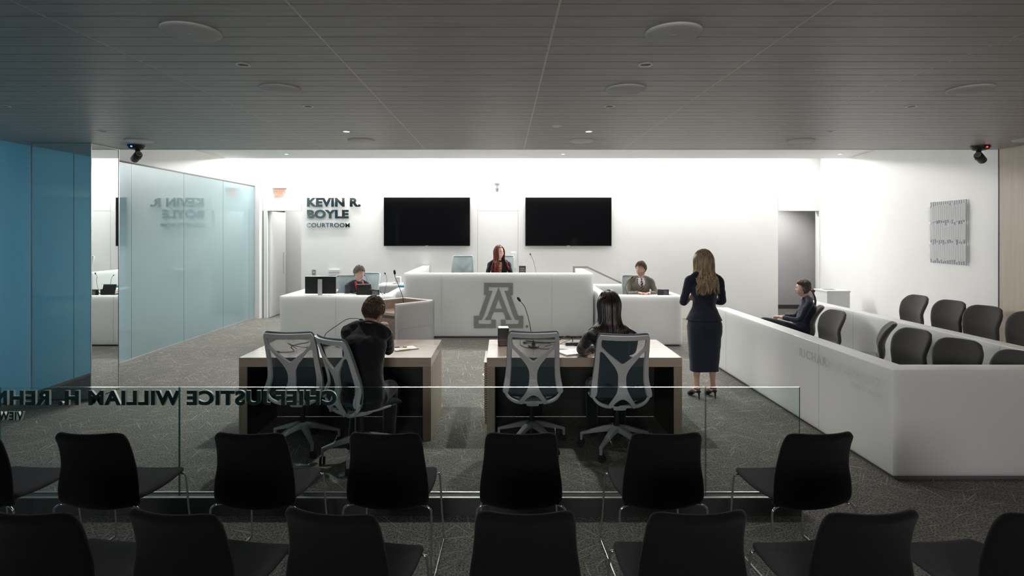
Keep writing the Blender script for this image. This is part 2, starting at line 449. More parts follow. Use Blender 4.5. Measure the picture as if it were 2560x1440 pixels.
# left wall: back-painted glass panels, white band above
bm = NB()
js = [12.45, 11.08, 9.72, 8.35, 6.90, 5.53, 4.16, 2.79, 1.42, .05, -1.32, -2.7, -4.1]
for i in range(len(js)-1):
    box(bm, GX-.012, GX, js[i+1], js[i], .035, CZ)
o = struct('wall_left', bm, M['blue_glass'])
bm = NB()
for j in js[1:-1]: box(bm, GX-.002, GX+.0008, j-.004, j+.004, .036, CZ-.001, 0)
struct('trim_2', bm, M['glass_seam'])
bm = NB(); box(bm, GX-.03, GX+.012, -4.1, 12.47, 0, .035); struct('baseboard_left', bm, M['frame_alu'])
bm = NB(); box(bm, GX-.03, GX+.012, SE+.02, 12.47, CZ, CZ+.02); struct('trim_3', bm, M['grey_metal'])
bm = NB(); box(bm, GX-.14, GX, SE+.012, BW, CZ+.02, 3.95); struct('wall_left_upper', bm, M['wall'])
bm = NB(); box(bm, GX-.14, GX+.11, 12.47, BW, 0, CZ+.02); struct('wall_left_pier', bm, M['wall'])
# room behind the glass and behind the gallery
bm = NB(); box(bm, -8.4, -8.3, -4.2, BW, 0, 3.9); box(bm, -8.3, GX-.02, 8.2, 8.3, 0, 3.9); struct('wall_outer_left', bm, M['grey_wall'])
bm = NB(); box(bm, -8.4, 8, -4.3, -4.2, 0, 3.9); struct('wall_rear', bm, M['grey_wall'])
bm = NB(); box(bm, -8.4, -5.5, -4.2, 12.6, 3.9, 4.0); box(bm, 6, 9, -4.2, 16, 4.03, 4.1); struct('ceiling.002', bm, M['high_ceiling'])

# corridors beyond the openings
bm = NB()
box(bm, -7.2, -3.4, 15.2, 15.3, 0, 3.2); box(bm, -5.47, -3.4, 14.0, 14.1, 0, 3.2); box(bm, -5.47, -5.4, 14.1, 15.2, 0, 3.2)
box(bm, -3.5, -3.4, BW+.15, 14, 0, 3.2); box(bm, -7.3, -7.2, BW+.15, 15.2, 0, 3.2); box(bm, -7.3, -3.4, BW+.15, 15.3, 3.2, 3.3)
struct('wall_corridor_left', bm, M['wall'])
bm = NB()
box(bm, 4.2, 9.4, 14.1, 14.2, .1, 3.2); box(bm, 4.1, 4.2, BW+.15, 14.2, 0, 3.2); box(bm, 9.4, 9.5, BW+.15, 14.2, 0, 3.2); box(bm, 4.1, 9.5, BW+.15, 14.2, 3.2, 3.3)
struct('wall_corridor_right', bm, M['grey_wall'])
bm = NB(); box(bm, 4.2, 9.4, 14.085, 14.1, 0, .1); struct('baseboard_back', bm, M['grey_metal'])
# door frame line and open door leaf, left opening
bm = NB(); box(bm, LO[0]-.105, LO[0]-.085, BW-.004, BW+.1, 0, DH); struct('trim_4', bm, M['grey_metal'])
d = thing('corridor_door', '', 'door', (LO[0]+.01, BW+.06, 0), 0); del d['label']; del d['category']; d['kind'] = 'structure'; d.name = 'door_1'
bm = NB(); box(bm, 0, .045, 0, .86, .01, DH-.01, bev=.003); obj('door_leaf', bm, M['white_lacquer'], d)
bm = NB(); box(bm, .045, .048, .02, .84, .02, .30); obj('kick_plate', bm, M['white_lacquer'], d)
bm = NB(); box(bm, .045, .075, .70, .73, .95, 1.45, bev=.006); h = obj('door_handle', bm, M['white_lacquer'], d)

def spot(name, loc, power, size=.08, ang=130, blend=.6, col=(1, .98, .95), rot=(0, 0, 0)):
    l = bpy.data.lights.new(name, 'SPOT'); l.energy = power; l.shadow_soft_size = size; l.spot_size = math.radians(ang); l.spot_blend = blend; l.color = col
    o = bpy.data.objects.new(name, l); COL.objects.link(o); o.location = loc; o.rotation_euler = rot
    return o
spot('corridor_lamp', (6.75, 13.3, 3.1), 145, .05, 120, .7)
spot('corridor_lamp.001', (-4.6, 13.3, 3.15), 70, .05, 150, .5)

# mirror-clad column at the left
cx0, cx1, cy0, cy1 = -5.38, -4.70, 6.38, 6.84
col = thing('mirrored_column', 'mirror clad square column beside the blue glass wall at left', 'column', (cx0, cy0, 0))
bm = NB(); box(bm, .012, cx1-cx0-.012, .012, cy1-cy0-.012, 0, CZ-.002); obj('core', bm, M['grey_metal'], col)
bm = NB(); box(bm, .006, cx1-cx0-.006, 0, .006, .02, CZ-.01); obj('mirror_panel', bm, M['mirror'], col)
bm = NB(); box(bm, cx1-cx0-.006, cx1-cx0, .006, cy1-cy0-.006, .02, CZ-.01); obj('mirror_panel', bm, M['mirror'], col)
bm = NB()
for x, yy in ((cx1-cx0-.005, -.005), (cx1-cx0-.005, cy1-cy0-.005), (-.005, -.005)): box(bm, x, x+.01, yy, yy+.01, 0, CZ-.002)
box(bm, 0, cx1-cx0, -.004, .008, CZ-.012, CZ-.002); box(bm, cx1-cx0-.008, cx1-cx0+.004, 0, cy1-cy0, CZ-.012, CZ-.002)
obj('edge_trim', bm, M['frame_alu'], col)

# ------------------------------------------------------------ ceiling fittings
def disc_speaker(u, v, label, r=.142):
    d = F*(CZ-CH)/(581-v); x = (u-1259)*d/F
    t = thing('ceiling_speaker', label, 'ceiling speaker', (x, d, CZ), 0, 'round speakers in the slatted ceiling')
    bm = NB(); lathe(bm, [(.001, -.016), (r-.02, -.015), (r-.004, -.011), (r, -.006), (r, -.0005), (.001, -.0005)], n=48); obj('grille', bm, M['speaker'], t, 40)
    bm = NB(); box(bm, -.016, .016, -.004, .004, -.0175, -.0155); obj('badge', bm, M['plate_print'], t)
    return t
disc_speaker(478, 78, 'large round ceiling speaker nearest the camera, left of centre')
disc_speaker(1683, 80, 'large round ceiling speaker nearest the camera, right of centre')
disc_speaker(701, 222, 'round ceiling speaker in middle row, left one of three')
disc_speaker(1564, 222, 'round ceiling speaker in middle row, beside the centre joint')
disc_speaker(2425, 222, 'round ceiling speaker in middle row, far right')
disc_speaker(348, 351, 'round ceiling speaker just above the left dome camera')
disc_speaker(903, 351, 'round ceiling speaker in far row above the left television')
disc_speaker(1453, 351, 'round ceiling speaker in far row above the right television')
disc_speaker(2002, 351, 'round ceiling speaker in far row above the right wall opening')
disc_speaker(2572, 348, 'round ceiling speaker cut off by right picture edge over wood wall')
bm = NB(); lathe(bm, [(.001, -.012), (.04, -.011), (.05, -.004), (.05, 0), (.001, 0)], n=24)
dd = F*(CZ-CH)/(581-314); tag(obj('smoke_detector', bm, M['trim_ring'], None, 40, ((1391-1259)*dd/F, dd, CZ)), 'small pale smoke detector disc in slatted ceiling near the centre', 'smoke detector')

def downlight(x, y, z, label, lit=False, power=0, ang=140, group='small downlights in the slatted ceiling'):
    t = thing('downlight', label, 'downlight', (x, y, z), 0, group)
    bm = NB(); lathe(bm, [(.030, -.001), (.032, -.006), (.043, -.005), (.045, -.0005), (.030, -.0005)], n=32); obj('trim_ring', bm, M['trim_ring'], t, 40)
    bm = NB(); lathe(bm, [(.001, -.002), (.030, -.002), (.030, -.0005), (.001, -.0005)], n=24); obj('lens', bm, M['lit_lens' if lit else 'lens'], t)
    if power:
        s = spot('downlight_lamp', (0, 0, -.03), power, .04, ang, .8); s.parent = t
    return t
hc = CZ-CH
for v, us, row in ((161, (608, 1614), 'nearest row'), (265, (10, 770, 1524, 2278), 'second row'), (328, (258, 866, 1472, 2076), 'third row')):
    dd = F*hc/(581-v)
    for i, u in enumerate(us):
        side = {2: ('left', 'right'), 4: ('far left', 'centre left', 'centre right', 'far right')}[len(us)][i]
        on = row == 'third row' and 'centre' in side
        downlight((u-1259)*dd/F, dd, CZ, 'small round downlight in slatted ceiling, %s of %s' % (side, row), on, 98 if on else 0, 112)
for x, nm in ((-4.1, 'left above the blue glass wall'), (1.12, 'centre above the judge bench'), (6.35, 'right above the wall opening')):
    downlight(x, 10.57, HZ, 'lit downlight in the high white ceiling, '+nm, True, 60 if x < 6 else 8, 150, 'lit downlights in the high ceiling')
for x in (-4.1, -1.5, 1.12, 3.7):  # added row of lamps, out of sight, to light the middle of the court
    downlight(x, 8.2, HZ, 'added downlight in high white ceiling, unseen behind the slatted edge', True, 110, 105, 'added downlights behind the slatted edge')

def ptz(loc, rz, label, cat='camera', led='led_blue', grey=False, yaw=0, pitch=.25, s=1.0):
    k = M['black'] if not grey else M['frame_grey']
    t = thing('dome_camera', label, 'camera', loc, rz)
    bm = NB(); lathe(bm, [(.001, -.055*s), (.06*s, -.055*s), (.085*s, -.045*s), (.1*s, -.015*s), (.1*s, 0), (.001, 0)], n=32); b = obj('mount_base', bm, k, t, 35)
    bm = NB(); box(bm, -.008, .008, -.103*s, -.09*s, -.035*s, -.02*s, 0); obj('status_light', bm, M[led], b)
    bm = NB(); loft(bm, [(0, .02*s, -.05*s), (0, .03*s, -.09*s), (0, .035*s, -.14*s), (0, .025*s, -.17*s)], [(.035*s, .018*s), (.03*s, .016*s), (.045*s, .02*s), (.04*s, .018*s)], n=16); obj('yoke', bm, k, t, 50)
    bm = NB(); R = Matrix.Rotation(yaw, 3, 'Z') @ Matrix.Rotation(-pitch, 3, 'X')
    c = Vector((0, 0, -.15*s)); f = R @ Vector((0, -1, 0))
    loft(bm, [c-f*.085*s, c-f*.07*s, c+f*.075*s, c+f*.09*s], [.035*s, .047*s, .047*s, .04*s], (0, 0, 1), 24, 1); h = obj('camera_head', bm, k, t, 45)
    bm = NB(); loft(bm, [c+f*.085*s, c+f*.096*s], [.034*s, .034*s], (0, 0, 1), 24, 1); obj('lens_ring', bm, M['steel'], h, 40)
    bm = NB(); loft(bm, [c+f*.09*s, c+f*.1*s], [.027*s, .02*s], (0, 0, 1), 24, 1); obj('lens', bm, M['lens'], h, 40)
    return t
p = P(341, 372, 6.55); ptz((p.x, 6.55, CZ), 0, 'black ceiling camera hanging beside the mirrored column', yaw=.9, pitch=.35, s=.92)
p = P(2451, 374, 6.60); ptz((p.x, 6.60, CZ), 0, 'black ceiling camera with red light beside the wood wall', led='led_red', yaw=-1.0, pitch=.35, s=.95)
p = P(1243, 457, 12.42)
t = ptz((p.x, 12.41, p.z), 0, 'grey ball camera mounted on back wall between the two televisions', grey=True, pitch=.45, s=.9)
bm = NB(); box(bm, -.05, .05, .0, .15, -.02, 0, bev=.003); obj('wall_bracket', bm, M['frame_grey'], t)

# ------------------------------------------------------------ things on the back wall
k = BW/F
def wx(u): return (u-1259)*k
def wz(v): return CH-(v-581)*k
def tv(u0, u1, v0, v1, label):
    t = thing('television', label, 'television', ((wx(u0)+wx(u1))/2, BW, wz(v1)), 0, 'black wall televisions')
    W = (wx(u1)-wx(u0))/2; Hh = wz(v0)-wz(v1)
    bm = NB(); box(bm, -W, W, -.075, -.04, 0, Hh, bev=.004); obj('bezel', bm, M['black'], t)
    bm = NB(); box(bm, -W+.012, W-.012, -.077, -.0745, .018, Hh-.012); obj('screen', bm, M['screen'], t)
    bm = NB(); box(bm, -.4, .4, -.04, 0, Hh/2-.2, Hh/2+.2); obj('wall_mount', bm, M['black_matte'], t)
    bm = NB(); box(bm, -.03, .03, -.08, -.076, .004, .012); obj('badge', bm, M['plate_print'], t)
tv(961, 1175.5, 494, 615, 'wide black wall television left of the grey ball camera')
tv(1313, 1527.5, 494, 615, 'wide black wall television right of the grey ball camera')

t = thing('exit_sign', 'white exit sign with red letters above the left opening', 'sign', (wx(700), BW, wz(493)))
bm = NB(); box(bm, -.165, .155, -.05, 0, .20, .252, bev=.004); obj('housing', bm, M['wall'], t)
bm = NB(); box(bm, -.15, .14, -.02, -.014, .0, .20); obj('clear_panel', bm, M['acrylic'], t)
text_mesh('letter', 'EXIT', .205, .165, .004, M['exit_red'], t, .015, loc=(-.105, -.024, .012))

t = thing('wall_lettering', 'mirror polished steel courtroom name letters on back wall left of the televisions', 'sign', (wx(769), BW, wz(569)))
for body, u0, u1, v0, v1, b, mm in (('KEVIN R.', 769, 903, 494, 517, .055, 'letter_steel'), ('BOYLE', 769, 873, 524, 546, .055, 'letter_steel'), ('COURTROOM', 768, 875.5, 557, 568.5, .018, 'letter_steel')):
    text_mesh('letter', body, wx(u1)-wx(u0), wz(v0)-wz(v1), .02, M[mm], t, b, 1.08, loc=(wx(u0)-wx(769), -.035, wz(v1)-wz(569)))

t = thing('light_switch', 'small grey metal switch plate on wall behind the black monitor', 'switch', (wx(785), BW, wz(687)))
bm = NB(); box(bm, -.042, .042, -.008, 0, 0, .115, bev=.002); obj('plate', bm, M['nickel'], t)
bm = NB(); box(bm, -.012, .012, -.016, -.008, .04, .075, bev=.002); obj('toggle', bm, M['trim_ring'], t)
t = thing('thermostat', 'white two-part control box on wall left of the grey-haired person', 'control box', (wx(836), BW, wz(688)))
bm = NB(); box(bm, -.118, .118, -.03, 0, 0, .062, bev=.004); obj('lower_cover', bm, M['white_lacquer'], t)
bm = NB(); box(bm, -.122, .122, -.034, 0, .066, .128, bev=.004); obj('upper_cover', bm, M['white_lacquer'], t)
bm = NB(); box(bm, -.055, .055, -.02, 0, 0, .36, bev=.004); tag(obj('intercom_panel', bm, M['wall'], None, None, (wx(1284), BW, wz(671))), 'tall white flush panel on wall right of the red-haired person', 'wall panel')

# acrylic wall piece on the splayed right wall
def rw(t_, off=0.0):   # point on the right wall at parameter along it
    return ra+(rb-ra)*t_-rn*off
q0 = (BW-8.41)/(BW-7.0); q1 = (BW-7.57)/(BW-7.0)
a2 = rw(q0); b2 = rw(q1); Lw = (b2-a2).length; ang = math.atan2((b2-a2).y, (b2-a2).x)
t = thing('wall_art', 'clear acrylic strip relief on white wall above the jury chairs', 'wall art', (a2.x, a2.y, 1.47), ang)
# local x along the wall towards the camera; local -y or +y towards the room
ny = (-rn).rotated if False else None
rr = Vector((-rn.x, -rn.y)); loc_y = Vector((-math.sin(ang), math.cos(ang))); sgn = 1 if rr.dot(loc_y) > 0 else -1
random.seed(3)
n = 17
for i in range(n):
    x = (i+.5)/n*Lw
    bm = NB(); box(bm, x-.0025, x+.0025, min(sgn*.01, sgn*.03), max(sgn*.01, sgn*.03), -.0, .90); obj('rod', bm, M['acrylic_edge'], t)
    for r, (z0, z1) in enumerate(((.05, .29), (.33, .575), (.61, .84))):
        a = random.uniform(-.022, .022)
        bm = NB(); box(bm, x-.021, x+.021, min(sgn*.032, sgn*.046), max(sgn*.032, sgn*.046), z0+a, z1+a, bev=.002); obj('strip', bm, M['acrylic_frost'], t)

# waste bin cabinet by the right wall
p = P(2095, 727, 10.3)
t = thing('recycling_cabinet', 'white waste cabinet with slot in its top by the right wall', 'cabinet', (p.x, 10.3, 0))
bm = NB(); box(bm, -.20, .22, 0, .42, .0, .82, bev=.003); obj('body', bm, M['white_lacquer'], t)
bm = NB(); box(bm, -.21, .23, -.01, .43, .82, .845, bev=.002); top = obj('top', bm, M['white_lacquer'], t)
bm = NB(); box(bm, -.11, .10, .22, .34, .8445, .8465); obj('slot', bm, M['black'], top)

# ============================================================ COURT FURNITURE
CO = M['corian']
def lined(bm, segs):    # thin joint lines lying on a face
    for s in segs: box(bm, *s)

# judge's bench
t = thing('judge_bench', 'tall white glowing judge bench with big grey letter emblem on its front', 'bench', (0, 10.18, 0))
bm = NB(); box(bm, -1.81, 1.63, 0, .15, .03, 1.178, bev=.006); obj('front_panel', bm, CO, t)
bm = NB(); box(bm, -1.81, -1.66, .15, 2.36, .03, 1.178, bev=.006); obj('side_panel', bm, CO, t)
bm = NB(); box(bm, 1.48, 1.63, .15, 1.37, .03, 1.178, bev=.006); obj('side_panel', bm, CO, t)
bm = NB(); box(bm, -1.66, 1.48, .15, .75, 1.06, 1.10, bev=.003); obj('worktop', bm, CO, t)
bm = NB(); box(bm, -1.79, 1.61, .03, .13, 0, .03); obj('plinth', bm, M['kick'], t)
bm = NB(); box(bm, -1.66, 1.75, 1.45, 2.36, 0, .36); box(bm, 1.75, 2.1, 1.45, 2.36, 0, .24); box(bm, 2.1, 2.45, 1.45, 2.36, 0, .12); box(bm, -1.66, 1.48, .3, 1.45, 0, .36); obj('platform', bm, M['carpet'], t)
bm = NB(); lined(bm, [(-1.13, -1.127, -.001, .01, .06, 1.16), (.87, .873, -.001, .01, .06, 1.16)]); obj('panel_joint', bm, M['corian_joint'], t)
# block letter emblem
def ep(x, y): return ((1170+x/10.67-1259)*10.18/F, CH-((695+y/10.67)-581)*10.18/F)
outer = [(432,132),(1197,132),(1197,455),(1143,460),(1340,1012),(1473,1012),(1473,1338),(880,1338),(880,1115),(1002,1115),(1002,1228),(1352,1228),(1352,1122),(1262,1118),(1200,990),(972,345),(1080,345),(1080,245),(552,245),(552,345),(650,345),(420,1020),(365,1118),(278,1122),(278,1228),(622,1228),(625,1115),(745,1115),(745,1338),(158,1338),(158,1012),(290,1012),(480,460),(428,452)]
inner = [(813,250),(1060,900),(1172,1118),(1012,1115),(985,1010),(942,908),(690,908),(640,1010),(615,1115),(440,1118),(520,1010),(780,340)]
hole = [(813,545),(910,820),(728,820)]
e = None
def fillpoly(name, loops, m, parent, y0, y1):
    bm = NB(); edges = []
    for lp in loops:
        vs = [bm.verts.new((ep(*p)[0], y0, ep(*p)[1])) for p in lp]
        edges += [bm.edges.new((vs[i], vs[(i+1) % len(vs)])) for i in range(len(vs))]
    r = bmesh.ops.triangle_fill(bm, use_beauty=True, use_dissolve=False, edges=edges, normal=(0, -1, 0))
    fs = [g for g in r['geom'] if isinstance(g, bmesh.types.BMFace)]
    ex = bmesh.ops.extrude_face_region(bm, geom=fs)
    bmesh.ops.translate(bm, verts=[g for g in ex['geom'] if isinstance(g, bmesh.types.BMVert)], vec=(0, y1-y0, 0))
    return obj(name, bm, m, parent)
outer2 = outer[:8]+outer[8:]
e = fillpoly('emblem', [outer], M['emblem_grey'], t, -.002, .004)
fillpoly('emblem_letter', [inner, hole], M['emblem_grey'], e, -.0022, .004)
bm = NB(); c = ep(1573, 1292); cyl(bm, (c[0], -.002, c[1]), (c[0], .004, c[1]), .026); obj('emblem_dot', bm, M['emblem_grey'], e)

# clerk's desk
t = thing('clerk_desk', 'white glowing desk left of the tall bench with the black monitor', 'desk', (0, 9.43, 0))
bm = NB(); box(bm, -3.77, -1.88, 0, .12, .03, .85, bev=.006); obj('front_panel', bm, CO, t)
bm = NB(); box(bm, -3.77, -3.65, .12, 1.55, .03, .85, bev=.006); obj('side_panel', bm, CO, t)
bm = NB(); box(bm, -2.04, -1.90, .12, 2.0, .03, .855, bev=.006); obj('side_panel', bm, CO, t)
bm = NB(); box(bm, -3.65, -2.04, .12, .72, .78, .82, bev=.003); box(bm, -3.65, -3.2, .72, 1.5, .78, .82); obj('worktop', bm, CO, t)
bm = NB(); box(bm, -3.74, -1.92, .03, .1, 0, .03); obj('plinth', bm, M['kick'], t)
bm = NB(); lined(bm, [(-2.83, -2.827, -.001, .01, .06, .84)]); obj('panel_joint', bm, M['corian_joint'], t)
t = thing('low_cabinet', 'low white cabinet behind clerk desk beside the tall bench', 'cabinet', (-2.27, 11.15, 0))
bm = NB(); box(bm, -.22, .20, 0, .45, 0, .885, bev=.006); obj('body', bm, CO, t)
bm = NB(); box(bm, -.2, .18, -.004, .002, .05, .84); obj('door_front', bm, M['white_lacquer'], t)
bm = NB(); prism(bm, [(-.1, 0), (.04, 0), (.04, .22), (-.1, .22)], 0, .03); box(bm, -.06, .04, .05, .2, .03, .14, bev=.01)
p = P(1003, 717, 11.2); tag(obj('folder_tray', bm, M['paper'], None, None, (-2.12, 11.2, .885)), 'white paper tray on the low cabinet beside the bench', 'tray')
bm = NB(); box(bm, -.07, .07, -.06, .06, 0, .035, bev=.005); tag(obj('teal_box', bm, M['teal'], None, None, (-1.97, 10.9, .856)), 'small teal box at left side of the tall bench', 'box')

# witness box
t = thing('witness_stand', 'white glowing witness box right of the tall bench', 'witness box', (0, 9.43, 0))
bm = NB(); box(bm, 1.66, 3.01, 0, .12, .03, .85, bev=.006); obj('front_panel', bm, CO, t)
bm = NB(); box(bm, 1.66, 1.82, .12, 2.05, .03, .85, bev=.006); obj('side_panel', bm, CO, t)
bm = NB(); box(bm, 2.89, 3.01, .12, .66, .03, .85, bev=.006); obj('side_panel', bm, CO, t)
bm = NB(); box(bm, 1.82, 2.62, 1.95, 2.1, .03, .86, bev=.006); obj('rear_panel', bm, CO, t)
bm = NB(); box(bm, 1.82, 2.95, .12, .6, .775, .81, bev=.003); box(bm, 2.89, 3.01, .12, .66, .80, .853, bev=.003); obj('worktop', bm, CO, t)
bm = NB(); box(bm, 1.7, 2.97, .03, .1, 0, .03); obj('plinth', bm, M['kick'], t)

# handrail of the steps behind the witness box
t = thing('handrail', 'grey metal stair handrail sloping behind the witness box', 'handrail', (1.53, 12.2, 0))
bm = NB(); box(bm, -.022, .022, -.01, .01, .36, 1.16); obj('post', bm, M['nickel'], t)
bm = NB(); box(bm, 1.02, 1.06, -.01, .01, 0, .84); obj('post', bm, M['nickel'], t)
bm = NB(); rings = []
for x, z in ((-.022, 1.165), (.29, 1.165), (1.5, .60)):
    rings.append([Vector((x, -.022, z-.022)), Vector((x, .022, z-.022)), Vector((x, .022, z+.018)), Vector((x, -.022, z+.018))])
ringloop(bm, rings); 
for f in bm.faces: f.smooth = False
obj('rail', bm, M['nickel'], t)

# jury box
t = thing('jury_box', 'long low white jury box wall with clear acrylic name letters', 'jury box', (3.01, 4.33, 0))
bm = NB(); prism(bm, [(0, 0), (3.06, 0), (3.06, .17), (.17, .17), (.17, 3.62), (0, 3.62)], .035, .856, 0, .006); obj('wall_panel', bm, CO, t)
bm = NB(); box(bm, .03, 3.0, .03, .14, 0, .035); box(bm, .03, .14, .14, 3.58, 0, .035); obj('plinth', bm, M['kick'], t)
bm = NB(); lined(bm, [(-.001, .01, 1.02, 1.023, .05, .852), (-.001, .01, 3.25, 3.253, .05, .852)])
obj('panel_joint', bm, M['corian_joint'], t)
text_mesh('letter', "RICHARD GRAND'S", 1.20, .088, .03, M['acrylic_letter'], t, .03, 1.25, align='R', loc=(-.035, .075, .685), rz=-PI/2)
text_mesh('letter', 'JURY BOX', .40, .045, .02, M['acrylic_letter'], t, .02, 1.25, align='R', loc=(-.025, .075, .60), rz=-PI/2)
t = thing('jury_divider', 'white divider wall between the two rows of jury chairs', 'divider wall', (4.70, 4.55, 0))
bm = NB(); box(bm, 0, .16, 0, 4.25, 0, .856, bev=.006); obj('panel', bm, CO, t)
bm = NB(); lined(bm, [(-.001, .01, 2.98, 2.983, .02, .852), (-.001, .01, .75, .753, .02, .852)]); obj('panel_joint', bm, M['corian_joint'], t)
bm = NB(); box(bm, 4.86, 6.05, 4.5, 8.6, 0, .15, bev=.004); tag(obj('riser', bm, M['carpet']), 'carpeted riser under the rear row of jury chairs', 'platform')

# counsel tables
def table(x0, x1, label, slats=False):
    t = thing('counsel_table', label, 'table', (x0, 5.15, 0), 0, 'counsel tables')
    W = x1-x0; D = .87; z = .768
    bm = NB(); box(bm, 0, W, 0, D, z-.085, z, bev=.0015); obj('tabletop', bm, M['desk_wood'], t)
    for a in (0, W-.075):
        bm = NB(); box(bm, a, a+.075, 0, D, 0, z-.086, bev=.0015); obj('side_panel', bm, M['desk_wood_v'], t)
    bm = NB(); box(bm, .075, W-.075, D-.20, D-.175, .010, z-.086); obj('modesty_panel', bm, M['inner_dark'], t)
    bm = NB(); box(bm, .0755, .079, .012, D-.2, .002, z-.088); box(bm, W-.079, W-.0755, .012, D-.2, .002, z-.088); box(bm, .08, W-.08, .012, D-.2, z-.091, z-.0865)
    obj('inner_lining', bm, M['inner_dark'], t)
    if slats:
        bm = NB(); zz = .12
        while zz < .70: box(bm, -.03, 0, .10, .60, zz, zz+.010); zz += .022
        obj('vent_slats', bm, M['desk_wood'], t)
    return t
table(-2.435, -.668, 'pale oak counsel table at left with man in dark suit')
table(-.155, 1.642, 'pale oak counsel table at right with black speaker box', True)

# lectern
Fp = Vector((-1.232, 6.41)); Rp = Vector((-.844, 6.79)); Kp = Vector((-1.256, 7.09)); Lp = Vector((-1.644, 6.71))
t = thing('lectern', 'white lectern with oak interior behind the left counsel table', 'lectern', (Fp.x, Fp.y, 0))
ex = (Rp-Fp).normalized(); ey = (Lp-Fp).normalized()
def wallseg(bm, a, b, th, z0, z1, mi=0):
    d2 = (b-a).normalized(); nrm = Vector((-d2.y, d2.x))
    q = [a-Fp, b-Fp, b+nrm*th-Fp, a+nrm*th-Fp]
    prism(bm, [(p.x, p.y) for p in q], z0, z1, mi)
bm = NB(); wallseg(bm, Fp, Rp, .022, .04, 1.10); o1 = obj('side_panel', bm, CO, t)
bm = NB(); wallseg(bm, Rp+(Fp-Rp).normalized()*.0, Kp, .022, .04, 1.10); obj('front_panel', bm, CO, t)
bm = NB(); wallseg(bm, Kp, Lp, .022, .04, 1.10); obj('side_panel', bm, CO, t)
nin = Vector((-ex.y, ex.x))
def ins(a, b, off, tr):
    d2 = (b-a).normalized(); nr = Vector((-d2.y, d2.x)); return a+nr*off+d2*tr, b+nr*off-d2*tr
bm = NB()
for a, b in ((Fp, Rp), (Rp, Kp), (Kp, Lp)):
    a_, b_ = ins(a, b, .0225, .024 if a is not Fp else .002); wallseg(bm, a_, b_, .012, .04, 1.092)
obj('lining', bm, M['podium_wood'], t)
def inq(s, r): p = Fp+ex*s*(Rp-Fp).length+ey*r*(Lp-Fp).length-Fp; return (p.x, p.y)
bm = NB(); prism(bm, [inq(.03, .07), inq(.93, .07), inq(.93, .93), inq(.03, .93)], .955, .985); obj('worktop', bm, M['desk_wood'], t)
bm = NB(); prism(bm, [inq(.06, .07), inq(.92, .07), inq(.92, .93), inq(.06, .93)], .04, .955); cb = obj('cabinet', bm, M['podium_wood'], t)
bm = NB(); prism(bm, [inq(.05, .08), inq(.06, .08), inq(.06, .92), inq(.05, .92)], .06, .66)
obj('drawer_front', bm, M['podium_wood'], t)
bm = NB()   # inset plate outline on the side panel facing the tables
nn = -Vector((-ex.y, ex.x))
def sp(s, z, o): p = ex*s*(Rp-Fp).length+nn*o; return Vector((p.x, p.y, z))
for (s0, s1, z0, z1) in ((.08, .95, .80, .803), (.08, .95, .60, .603), (.08, .085, .60, .803), (.945, .95, .60, .803)):
    ringloop(bm, [[sp(s0, z0, .001), sp(s1, z0, .001), sp(s1, z1, .001), sp(s0, z1, .001)], [sp(s0, z0, -.002), sp(s1, z0, -.002), sp(s1, z1, -.002), sp(s0, z1, -.002)]])
obj('plate_outline', bm, M['corian_joint'], t)

# glass rail in front of the gallery
t = thing('glass_rail', 'low clear glass rail on dark curb in front of the gallery', 'railing', (0, 3.79, 0))
bm = NB(); box(bm, -5.5, 2.02, 0, .09, 0, .118); obj('curb', bm, M['kick'], t)
M['kick2'] = mat('curb_laminate', (.06, .06, .06), .6)
t.children[0].data.materials[0] = M['kick2']
bm = NB(); box(bm, -5.5, 2.02, .0, .012, .1181, .126, bev=.001); box(bm, -5.5, 2.02, .078, .09, .1181, .126, bev=.001); obj('metal_shoe', bm, M['frame_alu'], t)
xs_ = [2.03, 1.383, .187, -1.015, -2.22, -3.45, -4.65, -5.5]
for i in range(len(xs_)-1):
    bm = NB()
    x1, x0 = xs_[i]-.003, xs_[i+1]+.003
    fs = box(bm, x0, x1, .039, .051, .10, .861)
    fs[1].material_index = 1
    for f in (fs[3], fs[5]): f.material_index = 2
    obj('glass_pane', bm, [M['rail_glass'], M['glass_edge'], M['glass_seam']], t)
t = thing('rail_lettering', 'dark metal letters on the glass rail, read in reverse, starting CHIEF JUSTICE', 'sign', (0, 3.79, 0))
s_ = 3.84/F
# width from the C of CHIEF to the last M of WILLIAM fixes the scale
def rail_text(body, ref, ref_w, cap, z, x_right, b):
    cu = bpy.data.curves.new('m', 'FONT'); cu.offset = b; cu.space_character = 1.12; ws = []
    for bd in (ref, body):
        cu.body = bd; oo = bpy.data.objects.new('m', cu); COL.objects.link(oo); bpy.context.view_layer.update()
        ws.append(oo.dimensions.x); bpy.data.objects.remove(oo)
    text_mesh('letter', body, ref_w*ws[1]/ws[0], cap, .018, M['letter_green'], t, b, 1.12, mirror=True, side=M['letter_side'], loc=(x_right, .0695, z))
rail_text('CHIEF JUSTICE WILLIAM H. REHNQUIST', 'CHIEF JUSTICE WILLIAM', (840-218)*s_, 38*s_, CH-(1014-581)*s_, (840-1259)*s_, .045)
rail_text('VIEWING GALLERY', 'VIEW', 62*s_, 22*s_, CH-(1052-581)*s_, (55-1259)*s_, .03)

